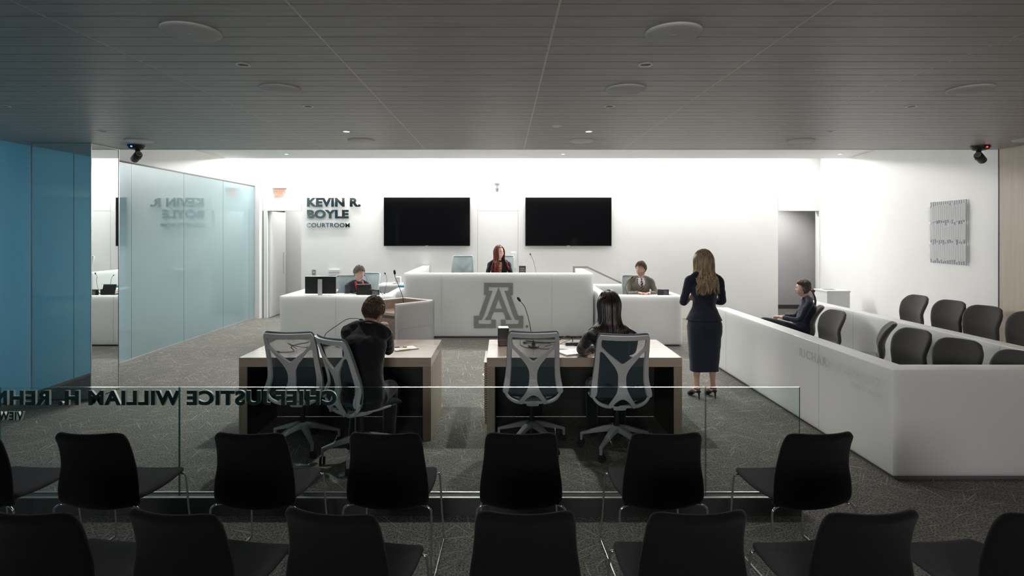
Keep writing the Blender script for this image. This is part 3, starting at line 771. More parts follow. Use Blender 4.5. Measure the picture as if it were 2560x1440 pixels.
# ============================================================ CHAIRS
def surf_grid(bm, fn, nu, nv, mi=0):
    V = [[bm.verts.new(fn(i/nu, j/nv)) for i in range(nu+1)] for j in range(nv+1)]
    for j in range(nv):
        for i in range(nu):
            f = bm.faces.new((V[j][i], V[j][i+1], V[j+1][i+1], V[j+1][i])); f.material_index = mi; f.smooth = True
def pad(name, fn, nu, nv, th, m, parent):
    """thin upholstered pad: closed slab following fn, rounded by subdivision"""
    bm = NB()
    V = [[Vector(fn(i/nu, j/nv)) for i in range(nu+1)] for j in range(nv+1)]
    def nrm(j, i):
        a = V[j][min(i+1, nu)]-V[j][max(i-1, 0)]; b = V[min(j+1, nv)][i]-V[max(j-1, 0)][i]; return a.cross(b).normalized()
    T = [[bm.verts.new(V[j][i]+nrm(j, i)*th/2) for i in range(nu+1)] for j in range(nv+1)]
    B = [[bm.verts.new(V[j][i]-nrm(j, i)*th/2) for i in range(nu+1)] for j in range(nv+1)]
    for j in range(nv):
        for i in range(nu):
            bm.faces.new((T[j][i], T[j][i+1], T[j+1][i+1], T[j+1][i])); bm.faces.new((B[j][i], B[j+1][i], B[j+1][i+1], B[j][i+1]))
    for i in range(nu):
        bm.faces.new((T[0][i], B[0][i], B[0][i+1], T[0][i+1])); bm.faces.new((T[nv][i], T[nv][i+1], B[nv][i+1], B[nv][i]))
    for j in range(nv):
        bm.faces.new((T[j][0], T[j+1][0], B[j+1][0], B[j][0])); bm.faces.new((T[j][nu], B[j][nu], B[j+1][nu], T[j+1][nu]))
    o = obj(name, bm, m, parent, 180)
    return bake(o, [('SUBSURF', dict(levels=1, render_levels=1))])

def interp(tab, t):      # smooth cubic through the table
    n_ = len(tab); i = 0
    while i < n_-2 and t > tab[i+1][0]: i += 1
    a, b = tab[i], tab[i+1]; h = b[0]-a[0]; u = max(0, min(1, (t-a[0])/h)); out = []
    for k in range(1, len(a)):
        def sl(j): p, q = tab[max(j-1, 0)], tab[min(j+1, n_-1)]; return (q[k]-p[k])/(q[0]-p[0])
        m0, m1 = sl(i)*h, sl(i+1)*h
        out.append((2*u**3-3*u*u+1)*a[k]+(u**3-2*u*u+u)*m0+(-2*u**3+3*u*u)*b[k]+(u**3-u*u)*m1)
    return out
# shell profile: s, y (towards the front), z, half width
BACKP = [(0, .035, .432, .205), (.06, .0, .442, .222), (.14, -.022, .470, .227), (.3, -.034, .55, .224), (.55, -.045, .665, .207), (.8, -.075, .775, .198), (1.0, -.115, .853, .194)]
def back_fn(u, v):
    y, z, hw = interp(BACKP, v)
    x = (u*2-1); ax = abs(x)
    zc = 0
    if v > .8 and ax > .8:          # rounded upper corners
        q = (v-.8)/.2; r = (ax-.8)/.2; zc = -.022*q*q*r*r
    bow = .052*x*x*(.4+.6*min(1, v*2.2))
    drop = -.028*(1-x*x)*max(0, 1-v/.3)
    return (x*hw*(1-.035*max(0, (v-.85)/.15)**2), y+bow, z+zc+drop)
def seat_fn(u, v):
    x = u*2-1; y = .03+v*.43; hw = .205+.02*math.sin(v*PI)
    z = .452-.012*math.sin(v*PI)-.018*v**4+.008*x*x
    return (x*hw, y, z)
def gallery_chair(label):
    t = thing('gallery_chair', label, 'chair', (0, 0, 0), 0, 'black gallery chairs')
    pad('backrest', back_fn, 14, 18, .034, M['g_back'], t)
    pad('seat', seat_fn, 10, 10, .034, M['g_seat'], t)
    for s in (-1, 1):
        bm = NB()
        tube(bm, [(s*.17, .05, .415), (s*.20, .0, .432), (s*.232, -.01, .42), (s*.243, -.012, .38), (s*.245, -.03, .2), (s*.247, -.05, .02), (s*.248, -.03, .009), (s*.248, .2, .008), (s*.248, .43, .009), (s*.246, .46, .02), (s*.236, .44, .2), (s*.226, .425, .40), (s*.21, .42, .425), (s*.15, .42, .428)], .0062, 8, 4)
        obj('sled_leg', bm, M['chrome'], t)
    bm = NB(); tube(bm, [(-.17, .05, .415), (-.10, .10, .422), (.10, .10, .422), (.17, .05, .415)], .006, 8, 3); obj('cross_tube', bm, M['chrome'], t)
    return t
rows = [(3.06, [(-2.90, 'cut off at left picture edge'), (-2.215, 'second from left'), (-1.36, 'third from left'), (-.634, 'fourth from left'), (.095, 'centre of the row'), (.872, 'sixth from left'), (1.69, 'rightmost, near the jury box corner')], 'front'),
        (2.22, [(-1.83, 'leftmost, cut off at left picture edge'), (-1.27, 'second from left'), (-.66, 'third from left'), (.085, 'centre of the row'), (.75, 'fifth from left'), (1.42, 'second from right'), (2.09, 'cut off at right picture edge')], 'rear')]
g0 = None
rzs = {(0, 1): -.04, (0, 0): -.05, (0, 2): -.04, (0, 3): -.03, (0, 4): .0, (0, 5): .04, (0, 6): .10, (1, 0): -.1, (1, 1): -.16, (1, 2): -.20, (1, 3): 0, (1, 4): .06, (1, 5): .10, (1, 6): .1}
for r, (yy, lst, nm) in enumerate(rows):
    for i, (x, d_) in enumerate(lst):
        lab = 'black gallery chair on chrome legs, %s row, %s' % (nm, d_)
        if g0 is None:
            g0 = gallery_chair(lab); g0.location = (x, yy, 0); g0.rotation_euler = (0, 0, rzs[(r, i)])
        else: dup(g0, (x, yy, 0), rzs[(r, i)], lab)

JB = [(0, .03, .44, .15), (.12, -.012, .465, .180), (.28, -.022, .53, .186), (.5, -.02, .63, .188), (.78, -.07, .76, .203), (1.0, -.15, .875, .180)]
def jback(u, v):
    y, z, hw = interp(JB, v); x = u*2-1; ax = abs(x); zc = 0
    if v > .75 and ax > .6: zc = -.045*((v-.75)/.25)**2*((ax-.6)/.4)**2
    return (x*hw*(1-.06*max(0, (v-.85)/.15)**2), y+.05*x*x*(.4+.6*min(1, v*2)), z+zc)
def jury_chair(label):
    t = thing('jury_chair', label, 'chair', (0, 0, 0), 0, 'grey jury chairs')
    pad('backrest', jback, 12, 18, .045, M['j_fab'], t)
    pad('seat', seat_fn, 10, 10, .05, M['j_fab'], t)
    bm = NB(); cyl(bm, (0, .24, .06), (0, .24, .43), .03, .025, 16); obj('column', bm, M['black'], t)
    bm = NB()
    for k_ in range(4):
        a = k_*PI/2+PI/4; tube(bm, [(0, .24, .07), (.16*math.cos(a), .24+.16*math.sin(a), .05), (.3*math.cos(a), .24+.3*math.sin(a), .014)], [.022, .018, .013], 10, 3)
    obj('base', bm, M['steel'], t)
    return t
j0 = None
jl = [(4.42, 8.03, 0, 1.15, 'occupied by the seated woman in dark suit', 'front'), (4.36, 7.48, 0, PI/2+.22, 'first empty one beside the seated woman', 'front'),
      (4.42, 6.56, 0, PI/2-.55, 'swivelled away so its dark edge shows', 'front'), (4.36, 6.02, 0, PI/2+.34, 'third empty one from the seated woman', 'front'),
      (4.38, 5.42, 0, PI/2+.62, 'broad one seen above the box corner', 'front'), (4.46, 4.86, 0, PI/2+.50, 'nearest, at right picture edge', 'front'),
      (5.80, 7.95, .15, PI/2+.16, 'farthest, against white wall', 'rear'), (5.80, 7.33, .15, PI/2+.32, 'second from far end, against white wall', 'rear'),
      (5.78, 6.78, .15, PI/2+.40, 'third from far end, where white wall meets wood', 'rear'), (5.80, 6.22, .15, PI/2+.30, 'against wood wall at right picture edge', 'rear')]
j0 = None
for x, yy, z, rz, d_, nm in jl:
    lab = 'grey upholstered jury chair in %s row, %s' % (nm, d_)
    if j0 is None: j0 = jury_chair(lab); j0.location = (x, yy, z); j0.rotation_euler = (0, 0, rz)
    else: dup(j0, (x, yy, z), rz, lab)

# ---- mesh-backed office chair
def osurf(x, s):       # x in -1..1 across, s in 0..1 up the back
    z = .555+.52*s
    y, hw = interp([(-.3, -.205, .30), (0, -.235, .252), (.2, -.205, .232), (.5, -.245, .218), (.8, -.30, .212), (1.0, -.345, .205)], s)
    return Vector((x*hw, y+.055*x*x, z))
def osn(x, s):
    e = .01; a = osurf(x+e, s)-osurf(x-e, s); b = osurf(x, s+e)-osurf(x, s-e); return a.cross(b).normalized()
def rpoly(pts, n=6):   # smooth closed polygon: points with radius
    out = []; N_ = len(pts)
    for i in range(N_):
        p = Vector(pts[i][:2]); r = pts[i][2]; a = Vector(pts[i-1][:2]); b = Vector(pts[(i+1) % N_][:2])
        da = (a-p); db = (b-p); r_ = min(r, da.length*.48, db.length*.48)
        if r == 0: out.append(p); continue
        q0 = p+da.normalized()*r_; q1 = p+db.normalized()*r_
        for k_ in range(n+1):
            t_ = k_/n; out.append(q0*(1-t_)**2+p*2*t_*(1-t_)+q1*t_*t_)
    # densify long edges
    res = []
    for i in range(len(out)):
        a = out[i]; b = out[(i+1) % len(out)]; m_ = max(1, int((b-a).length/.08))
        for k_ in range(m_): res.append(a+(b-a)*k_/m_)
    return res
def mapped(name, loops, th, off, m, parent, bev=0):
    bm = NB(); edges = []
    for lp in loops:
        vs = [bm.verts.new((p[0], p[1], 0)) for p in lp]
        edges += [bm.edges.new((vs[i], vs[(i+1) % len(vs)])) for i in range(len(vs))]
    r = bmesh.ops.triangle_fill(bm, use_beauty=True, use_dissolve=False, edges=edges, normal=(0, 0, 1))
    fs = [g for g in r['geom'] if isinstance(g, bmesh.types.BMFace)]
    # cut so the faces can follow the curved back
    for k_ in range(-4, 21):
        g = bm.verts[:]+bm.edges[:]+bm.faces[:]
        bmesh.ops.bisect_plane(bm, geom=g, plane_co=(0, k_*.06, 0), plane_no=(0, 1, 0))
    for xx in (-.8, -.6, -.3, 0, .3, .6, .8):
        g = bm.verts[:]+bm.edges[:]+bm.faces[:]
        bmesh.ops.bisect_plane(bm, geom=g, plane_co=(xx, 0, 0), plane_no=(1, 0, 0))
    ex_ = bmesh.ops.extrude_face_region(bm, geom=bm.faces[:])
    top = {g for g in ex_['geom'] if isinstance(g, bmesh.types.BMVert)}
    for v in bm.verts:
        x, s = v.co.x, v.co.y
        p = osurf(x, s)+osn(x, s)*(off+(th if v in top else 0)); v.co = p
    o = obj(name, bm, m, parent, 40)
    if bev: bake(o, [('BEVEL', dict(width=bev, segments=2, limit_method='ANGLE', angle_limit=math.radians(50)))]); 
    return o
def office_chair(label, pale=False):  # pale: same chair in colours that have the stronger light painted in
    fm = M['frame_lit'] if pale else M['frame_grey']; me_ = M['mesh_lit'] if pale else M['mesh_dark']
    t = thing('office_chair', label, 'chair', (0, 0, 0), 0, 'mesh backed swivel chairs')
    outer = rpoly([(-1, -.05, .1), (-1.0, .3, .1), (-1, 1, .09), (1, 1, .09), (1, .3, .1), (1, -.05, .1), (.80, -.05, .08), (.82, .2, .1), (.86, .74, .10), (.72, .71, .1), (.26, .46, .14), (.14, .34, .1), (.14, .08, .1), (.42, -.16, .1), (.34, -.22, .03), (.2, -.10, .1), (0, -.04, .12), (-.2, -.10, .1), (-.34, -.22, .03), (-.42, -.16, .1), (-.14, .08, .1), (-.14, .34, .1), (-.26, .46, .14), (-.72, .71, .1), (-.86, .74, .10), (-.82, .2, .1), (-.80, -.05, .08)])
    hole = rpoly([(-.86, .935, .05), (.86, .935, .05), (.84, .80, .1), (.60, .70, .15), (.08, .53, .05), (0, .51, .05), (-.08, .53, .05), (-.60, .70, .15), (-.84, .80, .1)])
    mapped('back_frame', [outer, hole[::-1]], .020, .004, fm, t, .004)
    mem = rpoly([(-.97, -.05, .05), (-.97, .97, .08), (.97, .97, .08), (.97, -.05, .05)])
    mapped('back_mesh', [mem], -.003, .0, me_, t)
    bm = NB(); pts = []
    for x, s in [(-1.0, -.04), (-1.0, .2), (-1.01, .5), (-1.01, .8), (-1.0, .93), (-.97, .985), (-.88, 1.005), (-.6, 1.005), (0, 1.0), (.6, 1.005), (.88, 1.005), (.97, .985), (1.0, .93), (1.01, .8), (1.01, .5), (1.0, .2), (1.0, -.04)]:
        pts.append(osurf(x, s)+Vector((0, .004, 0)))
    loft(bm, pts, [(.007, .011)]*len(pts), (0, 1, 0), 8, 3); obj('edge_band', bm, M['frame_lit'] if pale else M['band'], t)
    # side struts sweeping under the seat
    for s in (-1, 1):
        bm = NB(); loft(bm, [(s*.238, -.175, .56), (s*.230, -.185, .515), (s*.185, -.195, .472), (s*.12, -.185, .447), (s*.06, -.12, .435)], [(.018, .014), (.016, .013), (.016, .016), (.022, .018), (.03, .02)], (0, 1, 0), 10, 3)
        obj('back_strut', bm, fm, t)
        bm = NB(); ball(bm, (s*.238, -.172, .548), .013, .02, .013, 10); obj('strut_bolt', bm, M['black'], t)
    bm = NB(); loft(bm, [(0, -.205, .447), (0, -.10, .437), (0, .03, .43), (0, .13, .44)], [(.085, .012), (.13, .028), (.11, .034), (.06, .02)], (1, 0, 0), 16, 3, sq=3.5)
    loft(bm, [(0, -.14, .41), (0, -.03, .405)], [(.055, .014), (.055, .02)], (1, 0, 0), 12, 1, sq=4)
    obj('tilt_mechanism', bm, fm, t, 60)
    def sfn(u, v):
        x = u*2-1; y = -.19+v*.46; hw = .235*(1-.10*(1-v)**2-.06*max(0, v-.8)/.2)
        return (x*hw, y, .505-.015*math.sin(v*PI)-.05*max(0, (v-.75)/.25)**2+.012*x*x)
    pad('seat', sfn, 10, 10, .04, M['seat_fabric'], t)
    bm = NB()
    for s in (-1, 1): loft(bm, [(s*.10, -.05, .445), (s*.19, .0, .462), (s*.215, .1, .47), (s*.20, .2, .468)], [(.03, .014), (.03, .014), (.025, .012), (.012, .008)], (0, 1, 0), 10, 3)
    obj('seat_frame', bm, fm, t)
    bm = NB(); cyl(bm, (0, 0, .20), (0, 0, .42), .023, .019, 16); cyl(bm, (0, 0, .09), (0, 0, .25), .03, .028, 16); obj('gas_column', bm, M['black'], t, 40)
    for k_ in range(5):
        a = k_*2*PI/5+.32; c, s = math.cos(a), math.sin(a)
        bm = NB()
        loft(bm, [(.02*c, .02*s, .195), (.10*c, .10*s, .185), (.22*c, .22*s, .150), (.315*c, .315*s, .122)], [(.030, .030), (.027, .026), (.020, .018), (.015, .012)], (-s, c, 0), 10, 2, sq=4)
        loft(bm, [(.310*c, .310*s, .130), (.313*c, .313*s, .062)], [(.015, .013), (.011, .010)], (-s, c, 0), 8, 1, sq=4)
        obj('base_leg', bm, M['base_grey'], t, 50)
        bm = NB()
        for o_ in (-.014, .014):
            cen = Vector((.313*c-.01*s, .313*s+.01*c, .032))+Vector((c, s, 0))*o_*0
            ax = Vector((c, s, 0)) if k_ % 2 else Vector((-s, c, 0)); cyl(bm, cen+ax*(o_-.009), cen+ax*(o_+.009), .030, .030, 16)
        obj('caster', bm, M['black_matte'], t, 40)
    return t
oc = office_chair('empty mesh swivel chair, left one of the pair at the left table')
oc.location = (-1.80, 5.02, 0); oc.rotation_euler = (0, 0, -.05)
dup(oc, (-1.20, 4.72, 0), -.72, 'turned mesh swivel chair under the man in dark suit')
dup(oc, (.255, 5.05, 0), 0, 'empty mesh swivel chair at the right table behind the microphone')
dup(oc, (.995, 4.93, 0), .0, 'mesh swivel chair at the right table behind the long-haired woman')
op = office_chair('lit-toned mesh swivel chair standing empty on bench left of the judge', True)
op.location = (-.83, 11.15, .36); op.rotation_euler = (0, 0, PI)
dup(op, (-.06, 11.28, .36), PI-.25, 'lit-toned mesh swivel chair behind the red-haired woman on the bench')
dup(op, (-3.03, 10.66, 0), PI+.12, 'lit-toned mesh swivel chair left behind the grey-haired clerk')
dup(op, (-2.82, 11.36, 0), PI-.20, 'lit-toned mesh swivel chair right behind the grey-haired clerk')
dup(op, (2.52, 10.65, 0), PI, 'lit-toned mesh swivel chair hidden behind the man in grey suit')

# ============================================================ SMALL THINGS
def gooseneck(label, base, pts, r=.0035, head=.013, parent=None, foot=True, hl=.045):
    base = Vector(base)
    t = thing('gooseneck_microphone', label, 'microphone', base)
    P_ = [Vector(p)-base for p in pts]
    if foot:
        bm = NB()
        loft(bm, [(0, .05, .012), (0, 0, .012), (0, -.06, .010)], [(.05, .012), (.055, .014), (.035, .008)], (1, 0, 0), 20, 3, sq=3)
        loft(bm, [(0, 0, .01), (0, 0, .04), (0, 0, .065)], [(.03, .03), (.016, .016), (.009, .009)], (1, 0, 0), 16, 3)
        obj('base', bm, M['black'], t, 50)
    else:
        bm = NB(); cyl(bm, (0, 0, 0), (0, 0, .012), .02, .015, 16); obj('base', bm, M['black'], t, 40)
    bm = NB(); tube(bm, P_, r, 8, 5); obj('stem', bm, M['black'], t)
    d = (P_[-1]-P_[-2]).normalized()
    bm = NB(); loft(bm, [P_[-1]-d*.008, P_[-1]+d*.006, P_[-1]+d*hl*.6, P_[-1]+d*hl], [head*.45, head*.95, head, head*.5], (.3, .5, .81), 14, 3); obj('microphone_head', bm, M['black_matte'], t)
    return t
# on the right counsel table
gooseneck('black gooseneck microphone rising over the right counsel table', (.30, 5.62, .768), [(.30, 5.62, .82), (.275, 5.62, .93), P(1322, 800, 5.62), P(1312, 768, 5.62), P(1300, 752, 5.62)])
# on the left counsel table, leaning right behind the man
gooseneck('black gooseneck microphone on left table bending behind the man', (-1.83, 5.72, .768), [(-1.83, 5.72, .82), P(815, 834, 5.7), P(845, 812, 5.65), P(868, 798, 5.6), P(890, 796, 5.6), P(900, 799, 5.6)])
p = P(1012, 762, 6.75)
gooseneck('black gooseneck microphone standing in the white lectern', (p.x, p.y, .985), [(p.x, p.y, 1.0), P(1006, 741, 6.75), P(996, 712, 6.73), P(988, 693, 6.71), P(987, 685, 6.70)], foot=False, hl=.05)
gooseneck('thin black gooseneck microphone on the clerk desk beside the bench', (-2.14, 10.05, .82), [(-2.14, 10.05, .83), P(967, 705, 10.05), P(966, 692, 10.05), P(963, 685, 10.0)], .003, .012, foot=False, hl=.035)
gooseneck('thin black gooseneck microphone on the judge bench', (.62, 10.62, 1.10), [(.62, 10.62, 1.12), P(1335, 657, 10.55), P(1328, 640, 10.5), P(1326.5, 637, 10.5)], .003, .011, foot=False, hl=.03)
gooseneck('black gooseneck microphone in front of the man in grey suit', (2.17, 9.8, .81), [(2.17, 9.8, .83), P(1563, 716, 9.8), P(1575, 700, 9.8), P(1579, 695, 9.8)], .004, .012, foot=False, hl=.04)
gooseneck('thin black gooseneck microphone beside the face of the clerk', (-2.35, 10.0, .82), [(-2.30, 10.0, .83), P(919, 708, 9.95), P(917, 696, 9.95), P(912, 689, 9.95)], .003, .008, foot=False, hl=.02)

def cable(label, pts, r=.003, z=.768, plug=True):
    pts = [Vector(p) for p in pts]; b = pts[0].copy()
    t = thing('cable', label, 'cable', b)
    bm = NB(); tube(bm, [p-b for p in pts], r, 6, 6); obj('cord', bm, M['black'], t)
    if plug:
        d = (pts[0]-pts[1]).normalized(); bm = NB(); loft(bm, [Vector((0, 0, .002))-d*.0, Vector((0, 0, .002))+d*.035], [(.008, .006), (.008, .006)], (0, 0, 1), 8, 1, sq=4); obj('plug', bm, M['black_matte'], t)
    return t
z = .772
def tp(u, v, zz=z):
    d = F*(CH-zz)/(v-581); return P(u, v, d)
cable('black cable with plug on left table left of the microphone', [tp(697, 880), tp(715, 880), tp(735, 877), tp(728, 866), tp(745, 860), tp(768, 856), tp(772, 852)])
cable('black cable looping up from left table behind the empty chair', [tp(742, 872, .79), tp(720, 858, .83), tp(735, 864, .80), tp(765, 868), tp(785, 862), tp(800, 856)], plug=False)
cable('thin black cable curling right of microphone base on left table', [tp(805, 858), tp(825, 856), tp(845, 860), tp(838, 866), tp(850, 868)], .0025, plug=False)
cable('black cable with plug on right table left of the microphone', [tp(1316, 857), tp(1326, 857), tp(1350, 858), tp(1372, 857), tp(1378, 861), tp(1362, 866)])
cable('black cable looping round the microphone base on the right table', [tp(1301, 850, .79), tp(1302, 862), tp(1318, 869), tp(1335, 864), tp(1350, 871), tp(1370, 872), tp(1382, 867)], plug=False)
cable('thick black cable arching up from the power strip on right table', [tp(1432, 858, .79), tp(1430, 846, .83), tp(1418, 840, .86), tp(1402, 848, .81), tp(1380, 856, .78), tp(1345, 855), tp(1315, 852)], .005, plug=False)
cable('thin black cable curving over the power strip beside the woman', [tp(1462, 866, .785), tp(1461, 852, .80), tp(1445, 843, .84), tp(1418, 852, .80), tp(1400, 860)], .0025, plug=False)
bm = NB(); pc = tp(1437, 863); obox(bm, Vector((0, 0, .018)), .095, .028, .018, Matrix.Rotation(.05, 3, 'Z'), .003)
tag(obj('power_strip', bm, M['black'], None, None, (pc.x, pc.y, .768)), 'black power strip lying on right table beside the woman', 'power strip')
# laptop
t = thing('laptop', 'closed silver laptop on the right table under the power strip', 'laptop', (tp(1434, 881).x, tp(1434, 881).y, .768), .45)
bm = NB(); box(bm, -.14, .14, -.10, .10, 0, .008, bev=.003); obj('body', bm, M['laptop'], t)
bm = NB(); box(bm, -.14, .14, -.10, .10, .0085, .014, bev=.002); ld = obj('lid', bm, M['laptop'], t)
bm = NB(); cyl(bm, (0, 0, .0139), (0, 0, .0145), .013, .013, 20); obj('emblem', bm, M['black'], ld)
bm = NB(); box(bm, -.12, .12, -.09, .09, 0, .003); o = tag(obj('paper_sheet', bm, M['paper'], None, None, (tp(1420, 868).x, tp(1420, 868).y, .768), (0, 0, -.5)), 'white sheet of paper on right table beneath the power strip', 'paper'); 
# speaker box
t = thing('speaker_box', 'upright black box with orange stripe on the right counsel table', 'speaker', (tp(1259, 866, .768).x, tp(1259, 866, .768).y, .768), .04)
bm = NB(); box(bm, -.056, .056, 0, .13, 0, .183, bev=.008); obj('cabinet', bm, M['black'], t)
bm = NB(); box(bm, -.048, .048, .008, .122, .1825, .1845); obj('top_cover', bm, M['laptop'], t)
bm = NB(); box(bm, -.055, .055, -.0012, .001, .064, .068); obj('stripe', bm, M['orange'], t)
bm = NB()
for k_ in range(5): box(bm, -.014+k_*.006, -.010+k_*.006, -.0012, .001, .014, .020)
obj('small_print', bm, M['orange'], t)
# legal pad and pen on the left table
t = thing('notepad', 'white notepad on clipboard beside elbow of the man', 'notepad', (tp(1008, 872).x, tp(1008, 872).y, .768), .55)
bm = NB(); box(bm, -.11, .14, -.075, .085, 0, .004, bev=.001); obj('clipboard', bm, M['podium_wood'], t)
bm = NB(); box(bm, -.10, .13, -.07, .08, .0042, .009); obj('sheets', bm, M['paper'], t)
bm = NB(); box(bm, -.06, .05, -.073, -.045, .0092, .012); obj('sticky_notes', bm, M['yellow'], t)
t = thing('pen', 'black pen lying on the white notepad', 'pen', (tp(1002, 870).x, tp(1002, 870).y, .781), .1)
bm = NB(); cyl(bm, (-.06, 0, 0), (.06, 0, 0), .0042, .0042, 10); obj('barrel', bm, M['black'], t)
bm = NB(); cyl(bm, (-.012, 0, 0), (.02, 0, 0), .0046, .0046, 10); obj('grip', bm, M['paper'], t)
# clerk's monitor
mc = P(801, 735, 9.7)
t = thing('monitor', 'black computer monitor seen from behind on the clerk desk', 'monitor', (mc.x, 9.72, .82))
bm = NB(); box(bm, -.268, .268, -.02, .02, .04, .335, bev=.006); obj('display', bm, M['black'], t)
bm = NB(); box(bm, -.262, .262, .0195, .022, .05, .33); obj('screen', bm, M['screen'], t)
bm = NB(); box(bm, -.271, .271, -.008, .012, .034, .339, bev=.003); obj('bezel_edge', bm, M['frame_alu'], t)
bm = NB(); box(bm, -.036, .036, -.06, -.02, .0, .29, bev=.008); obj('stand', bm, M['laptop'], t)
bm = NB(); box(bm, -.12, .12, -.11, .10, 0, .012, bev=.004); obj('foot', bm, M['laptop'], t)
# tablet computer in front of the clerk
lc = P(909, 735, 9.85)
t = thing('tablet_computer', 'black tablet computer propped up in front of the clerk', 'tablet', (lc.x, 9.85, .82), .10)
R = Matrix.Rotation(-.28, 3, 'X')
bm = NB(); obox(bm, Vector((0, 0, .10)), .125, .004, .09, R, .003); d1 = obj('display', bm, M['black'], t)
bm = NB(); obox(bm, Vector((0, -.028, .192)), .12, .005, .0035, R, .001); obj('bright_edge', bm, M['trim_ring'], t)
bm = NB(); obox(bm, Vector((0, .10, .006)), .12, .09, .005, Matrix.Identity(3), .002); obj('keyboard', bm, M['black'], t)
# small black boxes with white print
def printbox(label, u, v, d, w_, h_, zt, rz=0, open_=False):
    q = P(u, v, d)
    t = thing('placard', label, 'placard', (q.x, d, zt), rz)
    bm = NB(); box(bm, -w_/2, w_/2, 0, .012 if open_ else .07, 0, h_, bev=.001); obj('board', bm, M['black'], t)
    bm = NB(); random.seed(int(u))
    for j in range(4):
        x = -w_*.36
        while x < w_*.30:
            l_ = random.uniform(.006, .02); box(bm, x, x+l_, -.0012, .0005, h_*(.18+.19*j), h_*(.18+.19*j)+h_*.055); x += l_+.008
    obj('white_print', bm, M['plate_print'], t)
    if open_:
        bm = NB(); R_ = Matrix.Rotation(.5, 3, 'Z'); obox(bm, Vector((-w_/2-.04, .025, h_/2)), .05, .004, h_/2, Matrix.Rotation(-.5, 3, 'Z')); wng = obj('folded_wing', bm, M['black'], t)
    return t
printbox('black printed box on the judge bench right of the red-haired woman', 1306, 680, 10.5, .125, .19, 1.10)
printbox('open folded black printed card on the witness box', 1665, 735, 9.75, .10, .115, .81, 0, True)
printbox('black printed box on the clerk desk right of the clerk', 938, 735, 9.75, .13, .10, .82)
bm = NB(); box(bm, -.055, .055, 0, .06, 0, .10, bev=.005); q = P(926, 735, 9.8); tag(obj('power_adapter', bm, M['black'], None, None, (q.x-.02, 9.86, .82)), 'plain black adapter block at the hand of the clerk', 'adapter')
q1 = P(926, 727, 9.72)
cable('black cable arching over the clerk desk in front of the tablet', [(lc.x+.02, 9.74, .825), (lc.x+.06, 9.74, .90), (lc.x+.16, 9.74, .925), (lc.x+.30, 9.74, .90), (lc.x+.36, 9.76, .825)], .005, plug=False)
# floor box
q = P(1213, 936, F*CH/(936-581))
t = thing('floor_outlet', 'round metal floor outlet beside left edge of right table', 'floor outlet', (q.x+.035, q.y, 0))
bm = NB(); lathe(bm, [(.001, .005), (.055, .005), (.075, .002), (.075, 0), (.001, 0)], n=32); obj('cover', bm, M['frame_alu'], t, 40)
bm = NB(); lathe(bm, [(.03, .0065), (.034, .0065), (.034, .004), (.03, .004)], n=24); obj('lid_ring', bm, M['steel'], t)

# ============================================================ PEOPLE
# local frame of a person: facing +Y, up +Z, the person's right hand side is +X
M['skin'] = mixnoise(mat('skin', (.55, .33, .24), .5, subsurface_weight=.12, subsurface_scale=.01), (.53, .31, .225), (.58, .355, .26), nscale=9)
M['skin_pale'] = mixnoise(mat('pale_skin', (.66, .44, .35), .5, subsurface_weight=.12, subsurface_scale=.01), (.63, .41, .32), (.69, .47, .375), nscale=9)
M['skin_leg'] = M['skin']
def cloth(name, c, v=.15, rough=.85): return mixnoise(mat(name, c, rough, spec=.25, sheen_weight=.2), tuple(x*(1-v) for x in c), tuple(x*(1+v) for x in c), nscale=90)
M['navy'] = cloth('navy_wool', (.012, .016, .030)); M['black_suit'] = cloth('black_wool', (.008, .009, .012)); M['black_blouse'] = cloth('black_blouse', (.010, .009, .009), rough=.6)
M['grey_jacket'] = cloth('dark_grey_jacket', (.045, .05, .065)); M['beard'] = mixnoise(mat('stubble', (.2,.12,.08), .8), (.28, .175, .12), (.38, .24, .17), nscale=120)
M['tweed'] = mixnoise(mat('grey_tweed', (.2, .18, .15), .9), (.15, .135, .11), (.25, .225, .185), nscale=160)
M['white_shirt'] = cloth('white_shirt', (.75, .75, .76), .03, .7); M['red_blouse'] = cloth('red_blouse', (.70, .05, .02), .1, .6)
M['eye_white'] = mat('eye_white', (.75, .73, .70), .3); M['iris'] = mat('iris', (.03, .02, .015), .2); M['lip'] = mat('lip', (.50, .17, .14), .45)
M['shoe'] = mat('black_leather', (.01, .01, .01), .25)
M['clip'] = mat('brown_hair_clip', (.30, .08, .03), .2)
def leopard():
    m = mat('spotted_blouse', (.4, .2, .08), .7); N, L, b = nodes(m)
    v = N.new('ShaderNodeTexVoronoi'); v.inputs['Scale'].default_value = 55; tc = N.new('ShaderNodeTexCoord')
    rp = N.new('ShaderNodeValToRGB'); rp.color_ramp.elements[0].position = .35; rp.color_ramp.elements[0].color = (.012, .008, .006, 1); rp.color_ramp.elements[1].position = .45; rp.color_ramp.elements[1].color = (.5, .24, .1, 1)
    L.new(tc.outputs['Object'], v.inputs[0]); L.new(v.outputs['Distance'], rp.inputs[0]); L.new(rp.outputs[0], b.inputs['Base Color']); return m
M['leopard'] = leopard()
def stripes():
    m = mat('striped_tie', (.1, .1, .12), .6); N, L, b = nodes(m)
    w_ = N.new('ShaderNodeTexWave'); w_.bands_direction = 'DIAGONAL'; w_.inputs['Scale'].default_value = 13; tc = N.new('ShaderNodeTexCoord')
    rp = N.new('ShaderNodeValToRGB'); e = rp.color_ramp.elements; rp.color_ramp.interpolation = 'CONSTANT'
    e[0].color = (.02, .022, .03, 1); e[1].position = .55; e[1].color = (.09, .11, .14, 1); n_ = e.new(.8); n_.color = (.42, .30, .14, 1)
    L.new(tc.outputs['Object'], w_.inputs[0]); L.new(w_.outputs[0], rp.inputs[0]); L.new(rp.outputs[0], b.inputs['Base Color']); return m
M['tie'] = stripes()
